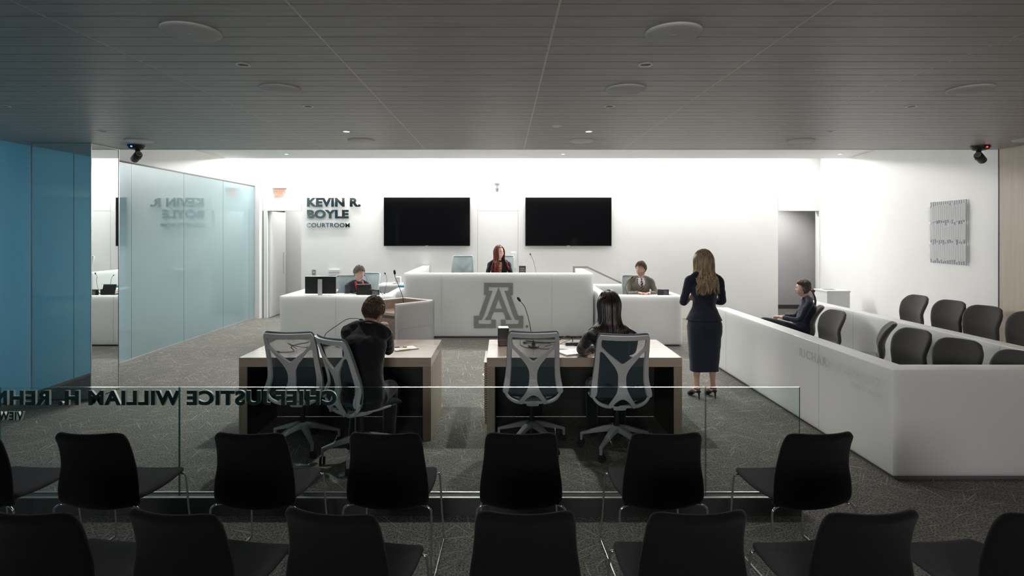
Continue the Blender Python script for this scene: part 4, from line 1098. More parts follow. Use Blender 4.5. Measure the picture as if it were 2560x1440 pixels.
def hairmat(name, dark, light, rough=.38):
    m = mat(name, dark, rough, spec=.5); return mixnoise(m, dark, light, scale=(1, 1, .25), nscale=45, detail=3, lo=.3, hi=.75)
M['hair_brown'] = hairmat('brown_hair', (.045, .028, .018), (.13, .085, .05))
M['hair_dark'] = hairmat('dark_hair', (.010, .006, .005), (.032, .017, .012), .3)
M['hair_blond'] = hairmat('dark_blond_hair', (.12, .08, .045), (.50, .37, .22))
M['hair_red'] = hairmat('red_hair', (.09, .012, .007), (.22, .035, .018))
M['hair_grey'] = hairmat('grey_hair', (.10, .095, .085), (.42, .39, .34))
M['hair_light'] = hairmat('light_brown_hair', (.05, .033, .02), (.20, .135, .075))

def gs(x, y, cx, cy, sx, sy): return math.exp(-((x-cx)/sx)**2-((y-cy)/sy)**2)
def head_pt(d, s=1.0, grow=0.0):
    """point of the head surface in direction d (x right, y forward, z up), origin mid-head"""
    x, y, z = d
    p = Vector((x*.076, y*.096, z*.118))
    if z < 0:
        k = -z; p.x *= 1-.30*k**1.3
        if y < 0: p.y *= 1-.45*k; p.z *= 1-.18*k*(-y)
        else: p.y *= 1+.02*k
    else:
        p.x *= 1-.04*z; p.y += -.010*z*(1-abs(y))
        if y < 0: p.y *= 1+.07*(1-z)
    if y > 0:
        f = y**1.5
        p.y -= .006*f*(1-abs(z))                                  # flatten the face
        p.y += .021*gs(x, z, 0, -.26, .13, .13)+.011*gs(x, z, 0, -.06, .09, .18)   # nose
        p.y -= .008*(gs(x, z, .38, .02, .18, .10)+gs(x, z, -.38, .02, .18, .10))    # eye sockets
        p.y += .004*gs(abs(x), z, .32, .20, .3, .08)              # brow
        p.y += .006*gs(x, z, 0, -.56, .22, .06)-.004*gs(x, z, 0, -.42, .12, .05)-.003*gs(x, z, 0, -.68, .2, .05)
        p.y += .009*gs(x, z, 0, -.86, .28, .14); p.z -= .004*gs(x, z, 0, -.95, .4, .2)
        p.x += math.copysign(.003, x)*gs(abs(x), z, .6, -.22, .2, .2)
    if grow: p += Vector((x, y, z))*grow
    return p*s
def head_blob(bm, T, s=1.0):
    for v in bmesh.ops.create_uvsphere(bm, u_segments=56, v_segments=40, radius=1)['verts']: v.co = T @ head_pt(v.co.normalized(), s)
    for sg in (-1, 1):      # ears
        c = Vector((sg*.074, -.008, -.002))*s
        vs = ball(bm, (0, 0, 0), .008*s, .019*s, .031*s, 12)
        R_ = Matrix.Rotation(sg*.35, 3, 'Z') @ Matrix.Rotation(-.18, 3, 'X')
        for v in vs: v.co = T @ (c+R_ @ v.co)
def hand(bm, wrist, fwd, up, side, s=1.0, curl=.5, spread=.1, thumb=.5):
    """side +1: thumb on the +side of cross(fwd, up); five separate fingers"""
    f = Vector(fwd).normalized(); u = Vector(up); u = (u-f*u.dot(f)).normalized(); r = f.cross(u)*side; w_ = Vector(wrist)
    loft(bm, [w_-f*.01*s, w_+f*.035*s, w_+f*.085*s], [(.024*s, .019*s), (.035*s, .015*s), (.037*s, .012*s)], r, 12, 3)
    for i, (off, L_, rad) in enumerate(((.027, .070, .0085), (.010, .078, .009), (-.008, .073, .0085), (-.025, .058, .0075))):
        a = 0; p = w_+f*.078*s+r*off*s; pts = [p]; d = (f+r*spread*(off/.03)).normalized()
        for k_, q in enumerate((.45, .32, .25)):
            a += curl*(.75, 1.05, .7)[k_]*1.1; dd = d*math.cos(a)-u*math.sin(a); p = p+dd*L_*q*s; pts.append(p)
        tube(bm, pts, [rad*s, rad*s, rad*.92*s, rad*.72*s], 8, 3)
    p0 = w_+f*.018*s+r*.022*s
    d = (f*.75+r*.65-u*.35*thumb).normalized(); p1 = p0+d*.042*s; d2 = (f*.9+r*.1-u*.4*thumb).normalized(); p2 = p1+d2*.030*s; p3 = p2+(d2-u*.2*thumb).normalized()*.024*s
    tube(bm, [p0, p1, p2, p3], [.013*s, .0105*s, .0095*s, .007*s], 8, 3)

def strand_hair(T, style, s=1.0, seed=1, length=.4, n=220, mside=0.0, wave=.012, rad=.0045, front=False, spread=.55):
    """hair as one mesh: a scalp cap plus many tapered locks"""
    rnd = random.Random(seed); bm = NB()
    vs = bmesh.ops.create_uvsphere(bm, u_segments=56, v_segments=44, radius=1)['verts']
    def hairy(d):
        x, y, z = d
        if style in ('short', 'grey'): hl = .50 if y > .35 else (.30 if y > .1 else -.52)
        else: hl = .72 if y > .45 else (-.05 if y > .15 else -.6)
        if y > 0: hl = (.72 if style in ('long', 'pony') else .52)*min(1, max(0, (y-.05)/.45))+(-.30 if style not in ('short', 'grey') else -.05)*(1-min(1, max(0, (y-.05)/.45)))
        if style in ('short', 'grey') and abs(x) > .62 and -.38 < y < .3 and z < -.02: return False
        return z > hl
    th = {'short': .009, 'grey': .011, 'long': .013, 'pony': .007}[style]
    for v in vs:
        d = v.co.normalized()
        if hairy(d):
            nz = noise.noise(Vector((d.x*7, d.y*7, d.z*3))+Vector((seed*3, 0, 0)))
            top = .013*max(0, d.z) if style in ('short', 'grey') else .004*max(0, d.z)
            tp_ = 1 if d.z > 0 or style not in ('short', 'grey') else max(.15, 1+d.z*1.6)
            v.co = T @ head_pt(d, s, (th+.006*nz)*tp_+top)
        else: v.co = T @ (head_pt(d, s)*.88)
    sp = lambda d, g: T @ head_pt(Vector(d).normalized(), s, g)
    inv = T.inverted()
    def wv(p, i, k_, a): return p+Vector((math.sin(i*1.7+k_*1.75), .5*math.cos(i*2.3+k_*1.6), 0))*a
    if style in ('short', 'grey'):
        for i in range(n):
            z = rnd.uniform(-.40, .98); a = rnd.uniform(-PI, PI); q = math.sqrt(max(0, 1-z*z)); d = Vector((math.sin(a)*q, math.cos(a)*q, z))
            if not hairy(d) or (z < 0 and d.y > -.1): continue
            sweep = Vector((rnd.uniform(-.12, .12)+mside*.4, .35 if z > .6 else -.1, -.55 if z < .6 else -.1)); L_ = .55 if z > .3 else .3
            pts = []
            for k_ in range(4):
                dd = (d+sweep*(L_*k_/3)).normalized(); pts.append(T @ head_pt(dd, s, (th+.003+.005*math.sin(k_*1.1))*(1 if dd.z > 0 else max(.2, 1+dd.z*1.5))+(.011*dd.z if dd.z > 0 else 0)))
            tube(bm, pts, [rad*s*.8, rad*s, rad*s*.9, rad*s*.25], 5, 2)
    else:
        for i in range(n):
            # start near the parting, run down the head, then fall
            a = rnd.uniform(.62, PI-.06)*(1 if i % 2 else -1)
            if front: a = rnd.uniform(.88 if i % 5 == 0 else 1.02, PI)*(1 if i % 2 else -1)
            if spread >= 1: a = rnd.uniform(1.35, PI-.06)*(1 if i % 2 else -1)
            lay = rnd.uniform(0, 1); g = th+.002+.012*lay
            pts = []
            for el in (82, 58, 32, 5):
                e_ = math.radians(el); dd = Vector((math.sin(a)*math.cos(e_), math.cos(a)*math.cos(e_), math.sin(e_)))
                if el > 70: dd = Vector((.06*math.copysign(1, a), math.cos(a)*.26+.07, 1))
                pts.append(sp(dd, g))
            if style == 'pony':
                pts = pts[:3]+[sp((math.sin(a)*.55, -.9, -.15), .012), T @ Vector((0, -.112, -.035))*1.0]
                if i % 3 == 0:
                    tl = T @ Vector((0, -.115, -.035)); pts2 = []
                    for k_ in range(6):
                        t_ = k_/5; pts2.append(wv(tl+Vector((rnd.uniform(-.012, .012), -.035*math.sin(t_*PI*.9)-.01*t_, -length*t_)), i, k_, .010*t_+.002))
                    tube(bm, pts2, [.007, .009, .010, .010, .008, .002], 6, 3)
                tube(bm, [pts[0], pts[1], pts[2], pts[3], pts[4]], [rad*.6, rad, rad, rad, rad*.7], 5, 3); continue
            # falling part
            base = inv @ pts[-1]; sx = math.sin(a); cy_ = math.cos(a)
            fr = 1 if (front and cy_ > -.35) else 0
            L_ = length*rnd.uniform(.80, 1.06)*(1-.38*abs(sx)**1.5 if spread >= 1 else 1)
            seq = [(0.92, .00, -.085), (1.05, .0, -.15)]
            for q_, (fx, fy, fz) in enumerate(seq):
                p = T @ Vector((base.x*fx, base.y, fz*s)); pts.append(wv(p, int(a*6) if wave > .006 else 0, q_-2, wave*(.3+.25*q_)) if wave > .006 else p)
            x0 = base.x*1.05; y0 = base.y
            nseg = 5
            for k_ in range(1, nseg+1):
                t_ = k_/nseg; xx = x0*(1+spread*t_*(.4 if abs(x0) < .03 else 1)) + rnd.uniform(-.006, .006)
                if fr: yy = y0+.055*math.sin(t_*PI*.5)+.02
                else: yy = (y0*(1-.25*t_)-.030*math.sin(min(1, t_*1.5)*PI*.5)) if cy_ < 0 else y0*(1-t_)-.10*t_
                p = Vector((xx, yy, -.15*s-(L_-.15)*t_))
                pts.append(wv(T @ p, int(a*6)+.25*rnd.random() if wave > .006 else 0, k_, wave*.6))
            N_ = len(pts); rr_ = [rad*.7]+[rad]*(N_-2)+[rad*.15]
            rr_ = [r_*(1.25 if 2 < q < N_-2 else 1) for q, r_ in enumerate(rr_)]
            tube(bm, pts, rr_, 5, 3)
    return bm

def person(label, loc, rz, J, skin, hair=None, male=True, seed=1, hs=1.0, bare=False):
    """J: joints in the local frame"""
    V = {k_: Vector(v) for k_, v in J.items() if k_ not in ('yaw', 'pitch', 'roll', 'handL', 'handR')}
    t = thing('person', label, 'person', loc, rz)
    T = Matrix.Translation(V['head']) @ Matrix.Rotation(J.get('yaw', 0), 4, 'Z') @ Matrix.Rotation(J.get('roll', 0), 4, 'Y') @ Matrix.Rotation(J.get('pitch', 0), 4, 'X')
    bm = NB()
    head_blob(bm, T, hs)
    nk = V['neck']; base_h = T @ Vector((0, -.025, -.075)); nr = .056 if male else .046
    loft(bm, [nk-Vector((0, 0, .05)), nk+(base_h-nk)*.3, base_h, base_h+Vector((0, .0, .04))], [nr*1.25, nr, nr, nr*.8], (1, 0, 0), 16, 3)
    ch = V['chest']; pv = V['pelvis']; k_ = 1.0 if male else .88
    loft(bm, [pv-Vector((0, 0, .08)), pv, pv+(ch-pv)*.5, ch, nk-Vector((0, 0, .03))], [(.10*k_, .075*k_), (.115*k_, .085*k_), (.10*k_, .07*k_), (.12*k_, .08*k_), (.06, .05)], (1, 0, 0), 16, 3)
    for sd in 'LR':
        sh, el, wr = V['sh'+sd], V['el'+sd], V['wr'+sd]
        loft(bm, [ch+(sh-ch)*.4, sh-Vector((0, 0, .012)), sh+(el-sh)*.5, el], [.034, .034, .031, .030], (0, 1, 0), 10, 3)
        loft(bm, [el, el+(wr-el)*.35, wr], [.031, .033, .022], (0, 1, 0), 10, 3)
        hd = J.get('hand'+sd)
        sg = 1 if sd == 'R' else -1
        if hd: hand(bm, wr, hd[0], hd[1], hd[2], .95 if male else .86, hd[3] if len(hd) > 3 else .5)
        else:
            f = (wr-el).normalized(); hand(bm, wr, f, (0, 0, 1), sg, .95 if male else .86, .4)
        hp, kn, an = V['hip'+sd], V['kn'+sd], V['an'+sd]
        q_ = 1.0 if bare else .8
        loft(bm, [hp, hp+(kn-hp)*.5, kn], [.072*k_*q_, .06*k_*q_, .05*k_*q_], (1, 0, 0), 12, 3)
        c1 = kn+(an-kn)*.3+(Vector((0, -.022, 0)) if bare else Vector((0, 0, 0)))
        loft(bm, [kn, c1, kn+(an-kn)*.7, an, an-Vector((0, 0, .03))], [.05*k_*q_, .057*k_*q_, .038*k_, .032*k_, .034*k_], (1, 0, 0), 12, 3)
        ft = V.get('ft'+sd, an+Vector((0, .15, -.06))); hl_ = an+Vector((0, -.035, -.045))
        loft(bm, [hl_, an+(ft-an)*.35+Vector((0, 0, -.005)), ft], [(.03, .028), (.036, .026), (.032, .013)], (1, 0, 0), 12, 3)
    body = obj('body', bm, skin, t, 180)
    bake(body, [('REMESH', dict(mode='VOXEL', voxel_size=.0055, use_smooth_shade=True)), ('SMOOTH', dict(factor=.5, iterations=2))])
    # face
    for sg in (-1, 1):
        bm = NB(); c = T @ (head_pt(Vector((sg*.40, .88, .02)).normalized(), hs)*.965); R3 = T.to_3x3()
        ball(bm, c, .0125*hs, .009*hs, .0058*hs, 14, 0, R3); ball(bm, T @ (head_pt(Vector((sg*.40, .88, .02)).normalized(), hs)*1.002+Vector((0, .004, 0))), .0046*hs, .003*hs, .0046*hs, 10, 1, R3)
        obj('eye', bm, [M['eye_white'], M['iris']], t)
        bm = NB(); tube(bm, [T @ (head_pt(Vector((sg*a_, .88, b_)).normalized(), hs)*1.006) for a_, b_ in ((.16, .17), (.36, .23), (.58, .17))], [.003*hs, .004*hs, .002*hs], 6, 3); obj('eyebrow', bm, hair or M['hair_dark'], t)
    bm = NB(); tube(bm, [T @ (head_pt(Vector((a_, .82, b_)).normalized(), hs)*1.0) for a_, b_ in ((-.24, -.52), (-.1, -.50), (0, -.515), (.1, -.50), (.24, -.52))], [.002, .0045*hs, .0042*hs, .0045*hs, .002], 8, 3)
    tube(bm, [T @ (head_pt(Vector((a_, .78, b_)).normalized(), hs)*1.0) for a_, b_ in ((-.22, -.55), (0, -.585), (.22, -.55))], [.002, .005*hs, .002], 8, 3); obj('lips', bm, M['lip'], t)
    return t, V, T

def jacket(t, V, m, male=True, hem=.0, sleeve=1.0, flare=0.0, open_=False, vox=.010, name='jacket', hip=None, sq=2.3, sleeve_r=1.0):
    bm = NB(); ch, pv, nk = V['chest'], V['pelvis'], V['neck']; k_ = 1.0 if male else .86
    low = pv+Vector((0, 0, hem)); sp = ch-pv; xr = (V['shR']-V['shL']).normalized()
    hp = hip or (.185*k_, .135*k_)
    top = ch+(nk-ch)*.60
    loft(bm, [low, pv+sp*.15, pv+sp*.5, ch, ch+(nk-ch)*.35, top, nk+Vector((0, .006, .010))],
         [(hp[0]+flare, hp[1]+flare*.6), hp, (.155*k_, .118*k_), (.180*k_, .130*k_), (.182*k_, .118*k_), (.132*k_, .092*k_), (.066, .068)], xr, 24, 4, sq=sq)
    shz = Vector((0, 0, .012))
    loft(bm, [V['shL']+shz*.0, V['shL']+(nk-V['shL'])*.5+shz*2.2, nk-Vector((0, 0, .02)), V['shR']+(nk-V['shR'])*.5+shz*2.2, V['shR']], [.044*k_, .047*k_, .056*k_, .047*k_, .044*k_], (0, 1, 0), 14, 4)
    for sd in 'LR':
        sh, el, wr = V['sh'+sd], V['el'+sd], V['wr'+sd]; e2 = el+(wr-el)*.12; r_ = sleeve_r
        loft(bm, [ch+(sh-ch)*.55, sh, sh+(el-sh)*.4, sh+(el-sh)*.85, e2, el+(wr-el)*.6, el+(wr-el)*.97*sleeve], [.055*k_*r_, .055*k_*r_, .056*k_*r_, .051*k_*r_, .050*k_*r_, .043*k_*r_, .035*k_*r_], (0, 1, 0), 14, 4)
    o = obj(name, bm, m, t, 180)
    tx = bpy.data.textures.get('folds') or bpy.data.textures.new('folds', 'CLOUDS'); tx.noise_scale = .09; tx.noise_depth = 2
    bake(o, [('REMESH', dict(mode='VOXEL', voxel_size=vox, use_smooth_shade=True)), ('SMOOTH', dict(factor=.5, iterations=9)), ('DISPLACE', dict(texture=tx, strength=.020, mid_level=.5)), ('SMOOTH', dict(factor=.5, iterations=1))])
    return o
def lower(t, V, m, male=True, name='trousers', vox=.012):
    bm = NB(); k_ = 1.0 if male else .92; pv = V['pelvis']
    loft(bm, [pv+Vector((0, .01, -.11)), pv, pv+Vector((0, 0, .08))], [(.15*k_, .11*k_), (.175*k_, .125*k_), (.155*k_, .11*k_)], (1, 0, 0), 20, 3)
    for sd in 'LR':
        hp, kn, an = V['hip'+sd], V['kn'+sd], V['an'+sd]
        loft(bm, [hp, hp+(kn-hp)*.5, kn+(hp-kn)*.05, kn+(an-kn)*.12, kn+(an-kn)*.55, an+Vector((0, 0, .0))], [.092*k_, .083*k_, .07*k_, .065*k_, .062*k_, .058*k_], (1, 0, 0), 16, 4)
    o = obj(name, bm, m, t, 180)
    bake(o, [('REMESH', dict(mode='VOXEL', voxel_size=vox, use_smooth_shade=True)), ('SMOOTH', dict(factor=.5, iterations=3))]); return o
def shoes(t, V, heel=False):
    for sd in 'LR':
        an = V['an'+sd]; ft = V.get('ft'+sd, an+Vector((0, .15, -.06))); bm = NB()
        if not heel:
            hl_ = an+Vector((0, -.05, -.035)); loft(bm, [hl_, an+(ft-an)*.3+Vector((0, 0, -.01)), ft+Vector((0, -.03, 0)), ft+Vector((0, .03, -.003))], [(.035, .036), (.042, .040), (.045, .026), (.034, .018)], (1, 0, 0), 14, 4)
        else:
            tip = ft+Vector((0, .05, -.012))
            loft(bm, [an+Vector((0, -.040, -.050)), an+(ft-an)*.45+Vector((0, 0, -.030)), ft+Vector((0, -.015, -.012)), tip], [(.030, .016), (.036, .014), (.041, .021), (.012, .009)], (1, 0, 0), 14, 4)
            cyl(bm, an+Vector((0, -.048, -.052)), Vector((an.x, an.y-.058, .002)), .013, .005, 10)
            tube(bm, [an+Vector((s_*.033, -.005+.0*s_, -.028+c_)) for s_, c_ in ((-1, 0), (0, .0), (1, 0))], .004, 6, 2)
            ring = [an+Vector((.036*math.sin(q*PI/6), .040*math.cos(q*PI/6)-.002, -.018+.004*math.cos(q*PI/6))) for q in range(13)]
            tube(bm, ring, .0045, 6, 1)
        obj('shoe', bm, M['shoe'], t, 60)

def seated(lean=0.0, sw=.19, male=True, **k):
    """default upright sitting pose, pelvis above the origin"""
    h = 1.0 if male else .94
    J = dict(pelvis=(0, 0, .55), chest=(0, .02+lean*.5, .55+.34*h), neck=(0, .02+lean, .55+.50*h), head=(0, .05+lean*1.15, .55+.67*h),
             shL=(-sw, .01+lean*.9, .55+.445*h), shR=(sw, .01+lean*.9, .55+.445*h),
             elL=(-sw-.06, .12+lean, .55+.17), elR=(sw+.06, .12+lean, .55+.17), wrL=(-.10, .33+lean, .60+.16), wrR=(.10, .33+lean, .60+.16),
             hipL=(-.09, .02, .53), hipR=(.09, .02, .53), knL=(-.13, .43, .51), knR=(.13, .43, .51), anL=(-.13, .40, .10), anR=(.13, .40, .10))
    J.update(k); return J

# --- man in dark suit, leaning on the left table, chin on his right hand
J = dict(pelvis=(-.01, .02, .60), chest=(-.035, .14, .93), neck=(-.025, .235, 1.115), head=(.0, .325, 1.225), yaw=-.30, pitch=-.16, roll=.08,
         shL=(-.195, .185, 1.085), shR=(.13, .225, 1.055), elL=(-.21, .48, .835), wrL=(-.13, .66, .825), elR=(.085, .585, .825), wrR=(.09, .445, 1.02),
         handR=((-.12, .06, 1), (.8, -.6, 0), -1, 1.0), handL=((.5, .8, 0), (0, 0, 1), -1, .3),
         hipL=(-.10, .05, .56), hipR=(.09, .05, .56), knL=(-.16, .48, .53), knR=(.12, .48, .53), anL=(-.18, .38, .10), anR=(.10, .50, .10))
t, V, T = person('man in dark suit seen from behind, chin on fist at left table', (-1.135, 4.56, 0), 0, J, M['skin'], M['hair_brown'], True, 3, 1.03)
jacket(t, V, M['black_suit'], True, hem=-.06, hip=(.175, .14), sleeve=.93)
lower(t, V, M['black_suit']); shoes(t, V)
obj('hair', strand_hair(T, 'short', 1.03, 3, n=1500, rad=.0024), M['hair_brown'], t)
bm = NB(); nk = V['neck']
rr_ = [nk+Vector((.066*math.sin(q*PI/6), .01+.064*math.cos(q*PI/6), .024-.030*math.cos(q*PI/6))) for q in range(-3, 16)]
loft(bm, rr_, [(.008, .030)]*len(rr_), (0, 0, 1), 8, 1); obj('jacket_collar', bm, M['black_suit'], t)
bm = NB(); wr = V['wrR']; d = (V['wrR']-V['elR']).normalized(); cyl(bm, wr-d*.028, wr+d*.004, .032, .030, 20); obj('shirt_cuff', bm, M['white_shirt'], t)

# --- long-haired woman at the right table, seen from behind
J = seated(.14, .175, False, head=(.0, .25, 1.255), neck=(0, .20, 1.07), chest=(0, .10, .88), shL=(-.185, .16, 1.00), shR=(.185, .16, 1.00),
           elL=(-.235, .42, .82), wrL=(-.07, .60, .80), elR=(.235, .40, .82), wrR=(.07, .58, .80), pitch=-.12)
t, V, T = person('woman with long straight dark hair seen from behind at right table', (.955, 4.82, 0), 0, J, M['skin'], M['hair_dark'], False, 5, 1.03)
jacket(t, V, M['black_blouse'], False, hem=-.05, sleeve=.9, sleeve_r=1.12); lower(t, V, M['black_suit'], False); shoes(t, V)
obj('hair', strand_hair(T, 'long', 1.03, 5, length=.46, n=700, wave=.003, rad=.0048, spread=1.0), M['hair_dark'], t)

# --- standing woman in navy suit
J = dict(pelvis=(0, 0, .93), chest=(0, .0, 1.23), neck=(0, -.005, 1.435), head=(.0, .02, 1.585), yaw=.45, pitch=-.05,
         shL=(-.178, 0, 1.375), shR=(.178, 0, 1.375), elL=(-.245, .03, 1.10), elR=(.245, .03, 1.10), wrL=(-.09, .22, 1.13), wrR=(.09, .22, 1.13),
         handL=((1, .2, 0), (0, 1, 0), 1, .5), handR=((-1, .3, 0), (0, 1, 0), -1, .5),
         hipL=(-.085, 0, .90), hipR=(.085, 0, .90), knL=(-.095, .02, .50), knR=(.095, .02, .50), anL=(-.098, -.02, .135), anR=(.098, -.02, .135), ftL=(-.115, .12, .035), ftR=(.10, .12, .035))
t, V, T = person('standing woman in navy suit and heels seen from behind, wavy dark blond hair', (2.335, 6.52, 0), .12, J, M['skin'], M['hair_blond'], False, 8, 1.0, True)
jacket(t, V, M['navy'], False, hem=-.03, flare=.042, hip=(.170, .13), sleeve=.92, sleeve_r=1.05)
bm = NB(); loft(bm, [(0, 0, 1.02), (0, -.005, .93), (0, -.012, .83), (0, -.005, .70), (0, 0, .52), (0, .0, .40), (0, 0, .315)], [(.145, .11), (.172, .128), (.197, .142), (.190, .132), (.178, .118), (.168, .108), (.163, .103)], (1, 0, 0), 28, 4, sq=2.5)
o = obj('skirt', bm, M['navy'], t, 60); bake(o, [('DISPLACE', dict(texture=bpy.data.textures['folds'], strength=.012, mid_level=.5))])
shoes(t, V, True)
obj('hair', strand_hair(T, 'long', 1.0, 8, length=.37, n=650, wave=.020, rad=.0042, spread=.75), M['hair_blond'], t)

# --- juror in profile
J = dict(pelvis=(0, 0, .54), chest=(0, -.085, .82), neck=(0, -.085, .985), head=(0, -.03, 1.115), yaw=0, pitch=-.02,
         shL=(-.165, -.095, .925), shR=(.165, -.095, .925), elL=(-.215, .03, .68), elR=(.205, .03, .68), wrL=(-.04, .26, .69), wrR=(.04, .25, .69),
         handL=((.6, .8, .1), (.2, -.1, 1), -1, .8), handR=((-.6, .8, .0), (-.2, -.1, 1), 1, .8),
         hipL=(-.09, .02, .52), hipR=(.09, .02, .52), knL=(-.03, .49, .62), knR=(.09, .46, .50), anL=(.13, .60, .24), anR=(.10, .43, .10), ftL=(.15, .74, .19))
t, V, T = person('seated juror woman in navy suit in profile, brown ponytail', (4.27, 8.05, 0), 1.17, J, M['skin_pale'], M['hair_brown'], False, 11, .98)
jacket(t, V, M['navy'], False, hem=-.08, sleeve=.9); lower(t, V, M['navy'], False); shoes(t, V)
obj('hair', strand_hair(T, 'pony', .98, 11, length=.24, n=260, rad=.0048), M['hair_brown'], t)
bm = NB(); c = T @ Vector((0, -.128, -.035)); ball(bm, c, .022, .016, .026, 12); tube(bm, [c+Vector((-.025, -.01, .02)), c+Vector((0, -.022, .0)), c+Vector((.025, -.01, -.02))], .006, 8, 3); obj('hair_clip', bm, M['clip'], t, 60)
bm = NB(); nk = V['neck']; rr_ = [nk+Vector((.050*math.sin(q*PI/8), .050*math.cos(q*PI/8)+.012, .000-.014*math.cos(q*PI/8))) for q in range(17)]
loft(bm, rr_, [(.005, .016)]*17, (0, 0, 1), 8, 1); obj('shirt_collar', bm, M['white_shirt'], t)

def lapels(t, V, m, male=True, w_=.055, depth=.26, front=.12):
    nk, ch = V['neck'], V['chest']
    for sg in (-1, 1):
        bm = NB(); f = Vector((0, front, 0))
        a = nk+Vector((sg*.062, .02, .005)); b = nk+Vector((sg*.075, front*.75, -.07)); c = ch+Vector((sg*.045, front+.024, .0)); d = ch+Vector((sg*.006, front+.022, -depth*.5))
        loft(bm, [a, b, c, d], [(.022, .006), (w_*.62, .007), (w_*.55, .007), (.008, .005)], (1, 0, -.3*sg), 10, 4, sq=3); obj('lapel', bm, m, t)
# --- witness: man in grey suit
J = seated(.04, .20, True, head=(0, .10, 1.245), neck=(0, .055, 1.08), chest=(0, .03, .90), shL=(-.205, .03, 1.025), shR=(.205, .03, 1.025), elL=(-.245, .18, .79), elR=(.245, .18, .79), wrL=(-.08, .38, .835), wrR=(.08, .38, .835), yaw=-.85, pitch=-.03,
           handL=((.7, .7, 0), (0, 0, 1), -1, .6), handR=((-.7, .7, 0), (0, 0, 1), 1, .6))
t, V, T = person('man in grey tweed suit and striped tie in the witness box', (2.53, 10.42, 0), PI, J, M['skin'], M['hair_light'], True, 13, 1.06)
jacket(t, V, M['tweed'], True, hem=-.05, sleeve=.9); lower(t, V, M['tweed']); shoes(t, V); lapels(t, V, M['tweed'])
obj('hair', strand_hair(T, 'short', 1.06, 13, n=1200, mside=.3, rad=.0026), M['hair_light'], t)
bm = NB(); loft(bm, [V['neck']+Vector((0, .065, .0)), V['neck']+Vector((0, .105, -.07)), V['chest']+Vector((0, .136, -.02)), V['chest']+Vector((0, .13, -.16))], [(.045, .012), (.062, .012), (.045, .012), (.01, .01)], (1, 0, 0), 12, 4)
rr_ = [V['neck']+Vector((.064*math.sin(q*PI/8), .062*math.cos(q*PI/8)+.006, .008-.020*math.cos(q*PI/8))) for q in range(17)]
loft(bm, rr_, [(.006, .020)]*17, (0, 0, 1), 8, 1); obj('shirt', bm, M['white_shirt'], t)
bm = NB(); loft(bm, [V['neck']+Vector((0, .082, -.012)), V['neck']+Vector((0, .092, -.035)), V['neck']+Vector((0, .122, -.09)), V['chest']+Vector((0, .152, -.02)), V['chest']+Vector((0, .150, -.20))], [(.018, .012), (.013, .010), (.022, .008), (.030, .007), (.034, .006)], (1, 0, 0), 12, 4, sq=3); obj('tie', bm, M['tie'], t)
bm = NB(); n0 = 0
bmesh.ops.create_uvsphere(bm, u_segments=80, v_segments=64, radius=1)
for v in bm.verts:
    d = v.co.normalized(); q = min((-.27-.16*max(0, d.y-.4)-d.z)*3, (d.y+.12)*3)
    if d.y > .3: q = min(q, ((d.x/.30)**2+((d.z+.52)/.115)**2-1)*.8)
    q = max(-1, min(1, q*2.2))
    v.co = T @ (head_pt(d, 1.06)*(.985+.028*q))
obj('beard', bm, M['beard'], t)

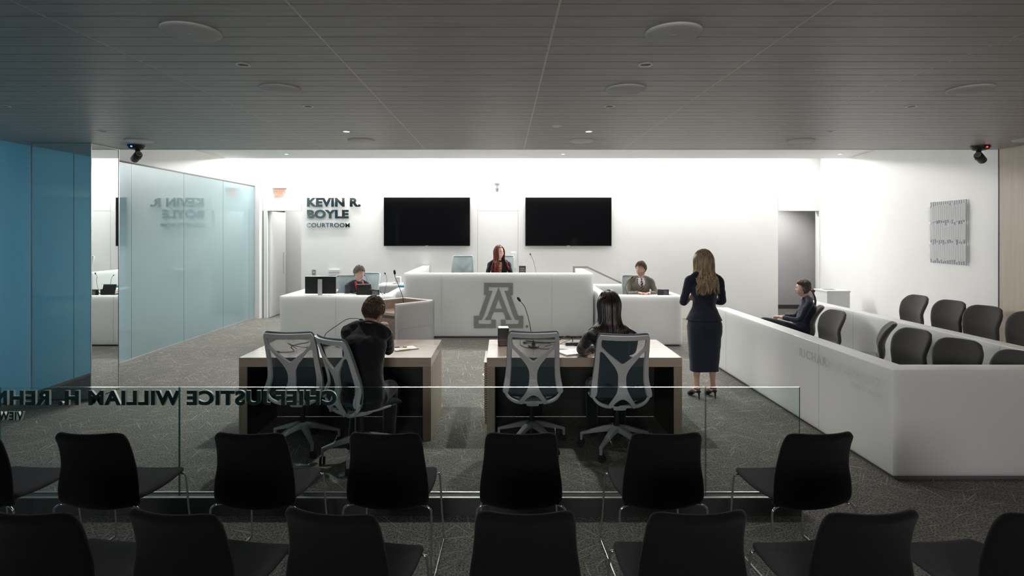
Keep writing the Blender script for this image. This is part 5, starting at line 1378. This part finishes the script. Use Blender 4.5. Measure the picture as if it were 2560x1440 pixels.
# --- judge: red-haired woman
J = seated(.05, .172, False, head=(0, .10, 1.165), neck=(0, .065, 1.005), chest=(0, .035, .83), shL=(-.18, .03, .94), shR=(.18, .03, .94), elL=(-.235, .17, .72), elR=(.235, .17, .72), wrL=(-.06, .36, .76), wrR=(.06, .36, .76), yaw=.65, pitch=.04,
           handL=((.7, .6, 0), (0, 0, 1), -1, .6), handR=((-.7, .6, 0), (0, 0, 1), 1, .6))
t, V, T = person('red-haired woman in black jacket seated behind the tall bench', (-.085, 11.10, .36), PI, J, M['skin_pale'], M['hair_red'], False, 17, 1.04)
jacket(t, V, M['black_suit'], False, hem=-.05, sleeve=.9); lower(t, V, M['black_suit'], False); shoes(t, V)
bm = NB(); loft(bm, [V['neck']+Vector((0, .045, -.02)), V['neck']+Vector((0, .085, -.07)), V['chest']+Vector((0, .112, -.03)), V['chest']+Vector((0, .108, -.18))], [(.035, .012), (.052, .014), (.045, .014), (.035, .012)], (1, 0, 0), 12, 4); obj('blouse', bm, M['leopard'], t)
obj('hair', strand_hair(T, 'long', 1.04, 17, length=.40, n=520, wave=.013, rad=.0044, front=True), M['hair_red'], t)

# --- clerk: grey-haired person at the left desk
J = seated(.10, .18, False, head=(0, .17, 1.175), neck=(0, .125, 1.025), chest=(0, .07, .85), shL=(-.185, .09, .955), shR=(.185, .09, .955), elL=(-.235, .22, .75), elR=(.235, .20, .76), wrL=(-.12, .42, .85), wrR=(.02, .42, .84), yaw=.38, pitch=-.22,
           handL=((.3, .9, 0), (0, 0, 1), -1, .5), handR=((-.3, .9, 0), (0, 0, 1), 1, .5))
t, V, T = person('grey-haired person in dark jacket with red blouse at the left desk', (-2.74, 10.38, 0), PI+.62, J, M['skin_pale'], M['hair_grey'], False, 21, 1.04)
jacket(t, V, M['grey_jacket'], False, hem=-.05, sleeve=.9, sleeve_r=1.1); lower(t, V, M['grey_jacket'], False); shoes(t, V)
obj('hair', strand_hair(T, 'grey', 1.04, 21, n=1300, rad=.0024), M['hair_grey'], t)
bm = NB()
for sg in (-1, 1): loft(bm, [V['neck']+Vector((sg*.058, .0, .01)), V['neck']+Vector((sg*.066, .06, -.03)), V['chest']+Vector((sg*.045, .128, .01)), V['chest']+Vector((sg*.01, .130, -.10))], [(.012, .006), (.020, .006), (.018, .006), (.005, .004)], (1, 0, -.3*sg), 10, 4)
obj('blouse_collar', bm, M['red_blouse'], t)
bm = NB(); loft(bm, [V['neck']+Vector((0, .05, -.05)), V['neck']+Vector((0, .095, -.10)), V['chest']+Vector((0, .116, -.04)), V['chest']+Vector((0, .115, -.16))], [(.03, .008), (.045, .012), (.045, .012), (.03, .012)], (1, 0, 0), 12, 4); obj('blouse', bm, M['black_blouse'], t)
